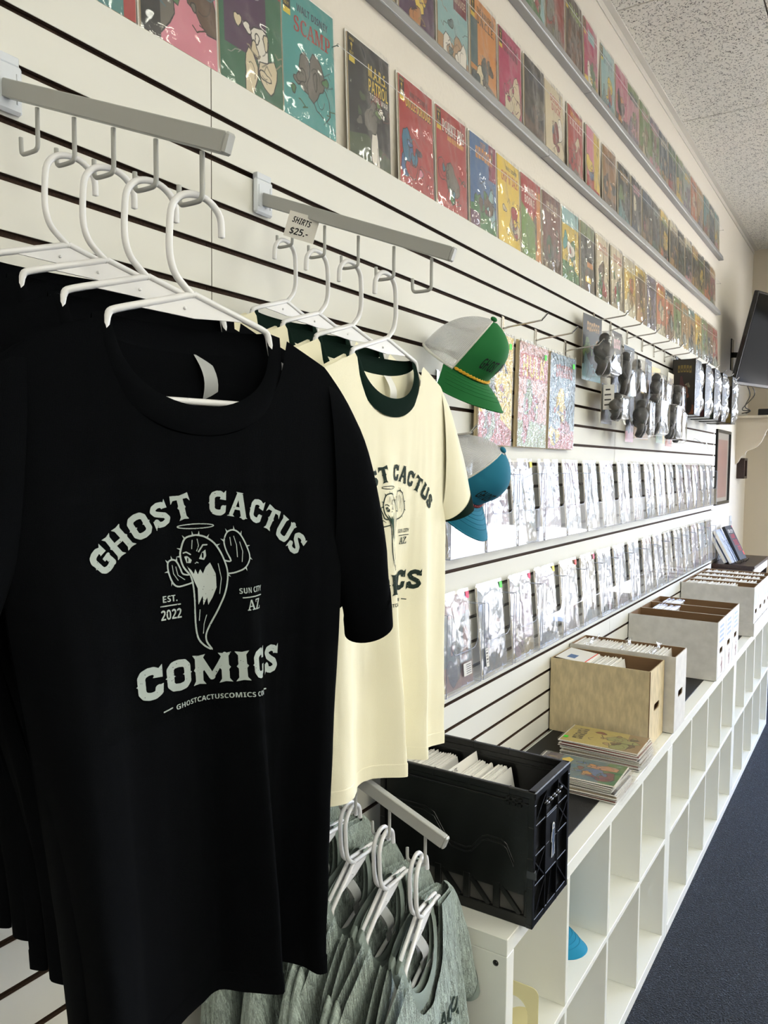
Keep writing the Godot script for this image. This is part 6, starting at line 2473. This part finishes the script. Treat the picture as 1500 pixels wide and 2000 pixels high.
# ---------------------------------------------------------------- the far end of the wall
func far_end() -> void:
	# poster frame
	var f := thing("framed_poster", "tall black framed poster with a red brown picture beyond the slatwall", "picture frame", V(-0.022, 1.752, 6.32))
	var fr := MB.new()
	for sg in [-1, 1]:
		fr.box(Vector3(0.012, 0, 0.275 * sg), Vector3(0.024, 0.55, 0.022), Basis(), 0.002)
		fr.box(Vector3(0.012, 0.264 * sg, 0), Vector3(0.024, 0.022, 0.53), Basis(), 0.002)
	part("frame", fr.commit(), M.bezel, f)
	part("mount", boxm(Vector3(0.004, 0.52, 0.53)), mat(Color(0.62, 0.60, 0.55), 0.6), f, Vector3(0.006, 0, 0))
	part("picture", boxm(Vector3(0.002, 0.43, 0.42), 0.0005), mat(Color(0.52, 0.27, 0.22), 0.6), f, Vector3(0.009, -0.01, 0))
	var g := MB.new()
	g.quad(Vector3(0.016, -0.253, 0.264), Vector3(0.016, -0.253, -0.264), Vector3(0.016, 0.253, -0.264), Vector3(0.016, 0.253, 0.264))
	part("glass", g.commit(), M.clear, f)
	# television on a tilting arm
	var t := thing("television", "dark flat television tilted down on a wall mount in the far corner", "television", V(0.082, 2.343, 6.10))
	t.basis = Basis(Vector3.UP, deg_to_rad(90 - 20.0)) * Basis(Vector3.RIGHT, deg_to_rad(14.0))
	# local: x to the right of the screen, y up, z out of the screen; the origin is the lower left corner
	var TW := 1.11
	var TH := 0.655
	part("housing", boxm(Vector3(TW, TH, 0.035), 0.006), M.bezel, t, Vector3(TW / 2, TH / 2, -0.018))
	part("screen", boxm(Vector3(TW - 0.03, TH - 0.04, 0.002), 0.0005), M.screen_black, t, Vector3(TW / 2, TH / 2 + 0.004, 0.0005))
	part("rear_cover", boxm(Vector3(TW * 0.7, TH * 0.55, 0.03), 0.01), M.bezel, t, Vector3(TW / 2, TH * 0.42, -0.05))
	var ma := thing("wall_mount", "black steel mount arm holding the television off the wall", "mount", V(0, 0, 0))
	var mb := MB.new()
	mb.box(V(-0.018, 2.62, 6.62), Vector3(0.008, 0.24, 0.10), Basis(), 0.001)
	mb.bar(V(-0.015, 2.62, 6.62), V(0.18, 2.60, 6.60), 0.03, 0.04, 0.003)
	part("arm", mb.commit(), M.bezel, ma)
	var ad := thing("power_adapter", "white plug adapter on the wall just under the television corner", "adapter", V(-0.022, 2.335, 6.42))
	part("socket", boxm(Vector3(0.02, 0.11, 0.07), 0.004), M.bezel, ad, Vector3(0.01, 0, 0))
	part("plug", boxm(Vector3(0.06, 0.055, 0.05), 0.008), M.white_plastic, ad, Vector3(0.045, -0.035, -0.01))
	var cb := thing("cable", "thin black cables looping from the television down to the bracket shelf", "cable", Vector3.ZERO)
	for k in 2:
		var c := MB.new()
		c.tube(smooth_path([V(0.12 + 0.03 * k, 2.37, 6.45), V(0.13 + 0.03 * k, 2.30, 6.55), V(0.07 - 0.02 * k, 2.23 - 0.02 * k, 6.75), V(0.10, 2.20, 6.82), V(0.03 + 0.03 * k, 2.185, 6.88)], 6), 0.004, 6)
		part("lead", c.commit(), M.bezel, cb)
	# scrolled bracket shelf with a black bar on it
	var sh := thing("bracket_shelf", "cream wall shelf on a scrolled bracket under the television", "shelf", V(-0.022, 2.172, 6.98))
	part("board", boxm(Vector3(0.34, 0.022, 0.75), 0.003), M.farwall, sh, Vector3(0.17, -0.011, -0.34))
	var pr := PackedVector2Array([Vector2(0, -0.022), Vector2(0.32, -0.022), Vector2(0.32, -0.05)])
	var scr := vec2s([0.30, -0.065, 0.255, -0.085, 0.225, -0.12, 0.205, -0.17, 0.185, -0.215, 0.15, -0.255, 0.11, -0.275, 0.085, -0.285, 0.075, -0.30, 0.07, -0.315, 0.05, -0.325, 0.035, -0.345, 0.02, -0.375, 0.0, -0.395])
	for i in 40:
		pr.append(catmull(scr, i / 39.0))
	for k in 2:
		var bm := MB.new()
		bm.prism(pr, 0.05)
		part("scrolled_bracket", bm.commit(), M.farwall, sh, Vector3(0, 0, -0.05 - 0.60 * k))
	var bar := thing("sound_bar", "long black bar-shaped device lying on the bracket shelf", "speaker", V(0.19, 2.174, 7.30))
	part("body", boxm(Vector3(0.13, 0.055, 0.5), 0.006), M.bezel, bar, Vector3(0, 0.0275, 0))
	part("grille", boxm(Vector3(0.004, 0.042, 0.48), 0.001), M.black_mat, bar, Vector3(0.066, 0.0275, 0))
	var sp := thing("small_camera", "small round black and white camera under the bracket shelf", "camera", V(0.155, 2.06, 7.12))
	var sb := MB.new()
	sb.ball(Vector3.ZERO, Vector3(0.03, 0.03, 0.03), Basis(), 16, 12)
	part("lens_ball", sb.commit(), M.bezel, sp)
	part("foot", boxm(Vector3(0.05, 0.02, 0.05), 0.005), M.white_plastic, sp, Vector3(0, -0.035, 0))
	var wf := thing("wooden_picture_frame", "small dark wooden frame on the wall just below the scrolled bracket", "picture frame", V(-0.022, 1.745, 7.15))
	var wb := MB.new()
	for sg in [-1, 1]:
		wb.box(Vector3(0.03, 0, 0.07 * sg), Vector3(0.06, 0.17, 0.02), Basis(), 0.002)
		wb.box(Vector3(0.03, 0.075 * sg, 0), Vector3(0.06, 0.02, 0.12), Basis(), 0.002)
	part("frame", wb.commit(), M.dark_wood, wf)
	part("backing", boxm(Vector3(0.006, 0.14, 0.12)), M.white_paper, wf, Vector3(0.004, 0, 0))
	var pl := thing("wall_switch", "small pale wall switch plate near the far corner", "switch", V(-0.022, 1.306, 6.83))
	part("plate", boxm(Vector3(0.006, 0.115, 0.07), 0.002), M.plate_white, pl, Vector3(0.003, 0, 0))
	part("toggle", boxm(Vector3(0.012, 0.03, 0.012), 0.002), M.white_plastic, pl, Vector3(0.010, 0, 0))
	# dark cabinet
	var c0 := thing("low_cabinet", "low dark brown wooden cabinet with a pale front edge beyond the white shelf units", "cabinet", V(-0.015, 0, 6.05))
	var CD := 0.285
	var CL := 0.78
	part("top", boxm(Vector3(CD, 0.022, CL), 0.002), M.dark_wood, c0, Vector3(CD / 2, 1.045, -CL / 2))
	for z in [0.012, CL - 0.012]:
		part("side_panel", boxm(Vector3(CD - 0.01, 1.034, 0.022), 0.001), M.dark_wood, c0, Vector3(CD / 2 - 0.005, 0.517, -z))
	part("back_panel", boxm(Vector3(0.008, 1.03, CL - 0.05)), M.dark_wood, c0, Vector3(0.006, 0.517, -CL / 2))
	for y in [0.06, 0.40, 0.72]:
		part("shelf_board", boxm(Vector3(CD - 0.03, 0.018, CL - 0.047), 0.001), M.dark_wood, c0, Vector3(CD / 2 - 0.005, y, -CL / 2))
	part("pale_edge", boxm(Vector3(0.010, 0.055, CL - 0.05), 0.001), M.shelf_white, c0, Vector3(CD - 0.008, 1.004, -CL / 2))
	# books leaning on wire easels
	var bk := thing("black_book", "black hardback lettered in white and red leaning on a wire easel", "book", Vector3.ZERO)
	var bm2 := ArrayMesh.new()
	var b1 := MB.new()
	b1.box(Vector3(0, 0.135, -0.012), Vector3(0.180, 0.27, 0.024), Basis(), 0.002)
	b1.commit(mat(Color(0.10, 0.10, 0.105), 0.4), bm2)
	part("cover", bm2, null, bk)
	part("page_block", boxm(Vector3(0.176, 0.266, 0.018)), M.board, bk, Vector3(0.004, 0.135, -0.012))
	lettering(bk, "SIN CITY", Vector3(0.0, 0.225, 0.0006), 0.12, 0.026, M.white_paper, -0.05)
	var redm := mat(Color(0.72, 0.12, 0.13), 0.5)
	lettering(bk, "A DAME", Vector3(0.0, 0.185, 0.0006), 0.10, 0.034, redm)
	lettering(bk, "TO KILL", Vector3(0.01, 0.135, 0.0006), 0.11, 0.045, redm)
	lettering(bk, "FOR", Vector3(0.03, 0.085, 0.0006), 0.075, 0.040, redm)
	part("corner_sticker", boxm(Vector3(0.022, 0.030, 0.0006)), M.sticker_red, bk, Vector3(0.072, 0.045, 0.0008))
	part("corner_dot", boxm(Vector3(0.012, 0.012, 0.0006)), M.sticker_pink, bk, Vector3(0.080, 0.258, 0.0008))
	face_room(bk, 0.155, 1.072, 6.36, 0.46, -0.10)
	for k in 2:
		var wbk := thing("pale_book", "thick pale book in a clear sleeve leaning beside the black hardback, %s" % ["nearer the camera", "next to it"][k], "book", Vector3.ZERO, "pale books on the dark cabinet")
		part("cover", boxm(Vector3(0.178, 0.262, 0.026), 0.002), mat(Color(0.74, 0.79, 0.90), 0.4), wbk, Vector3(0, 0.131, -0.013))
		part("page_block", boxm(Vector3(0.180, 0.256, 0.020), 0.001), M.board, wbk, Vector3(-0.002, 0.131, -0.013))
		part("clear_sleeve", bag_mesh(0.182, 0.268, 0.003, 140 + k), M.bag_soft, wbk)
		face_room(wbk, 0.128 - 0.040 * k, 1.068, 6.17 + 0.01 * k, 0.50, -0.04)
	for k in 2:
		var ea := thing("wire_easel", "black wire book easel %s" % ["behind the pale books", "under the black hardback"][k], "easel", V(0.0, 1.057, [6.17, 6.36][k]), "wire easels on the dark cabinet")
		var eb := MB.new()
		for z in [-0.04, 0.04]:
			var px := 0.155 if k == 0 else 0.165
			eb.tube([Vector3(px + 0.02, 0.020, z), Vector3(px + 0.015, 0.003, z), Vector3(px - 0.02, 0.004, z), Vector3(px - 0.10, 0.165, z), Vector3(px - 0.155, 0.003, z)], 0.0022, 6)
		part("wire", eb.commit(), M.bezel, ea)
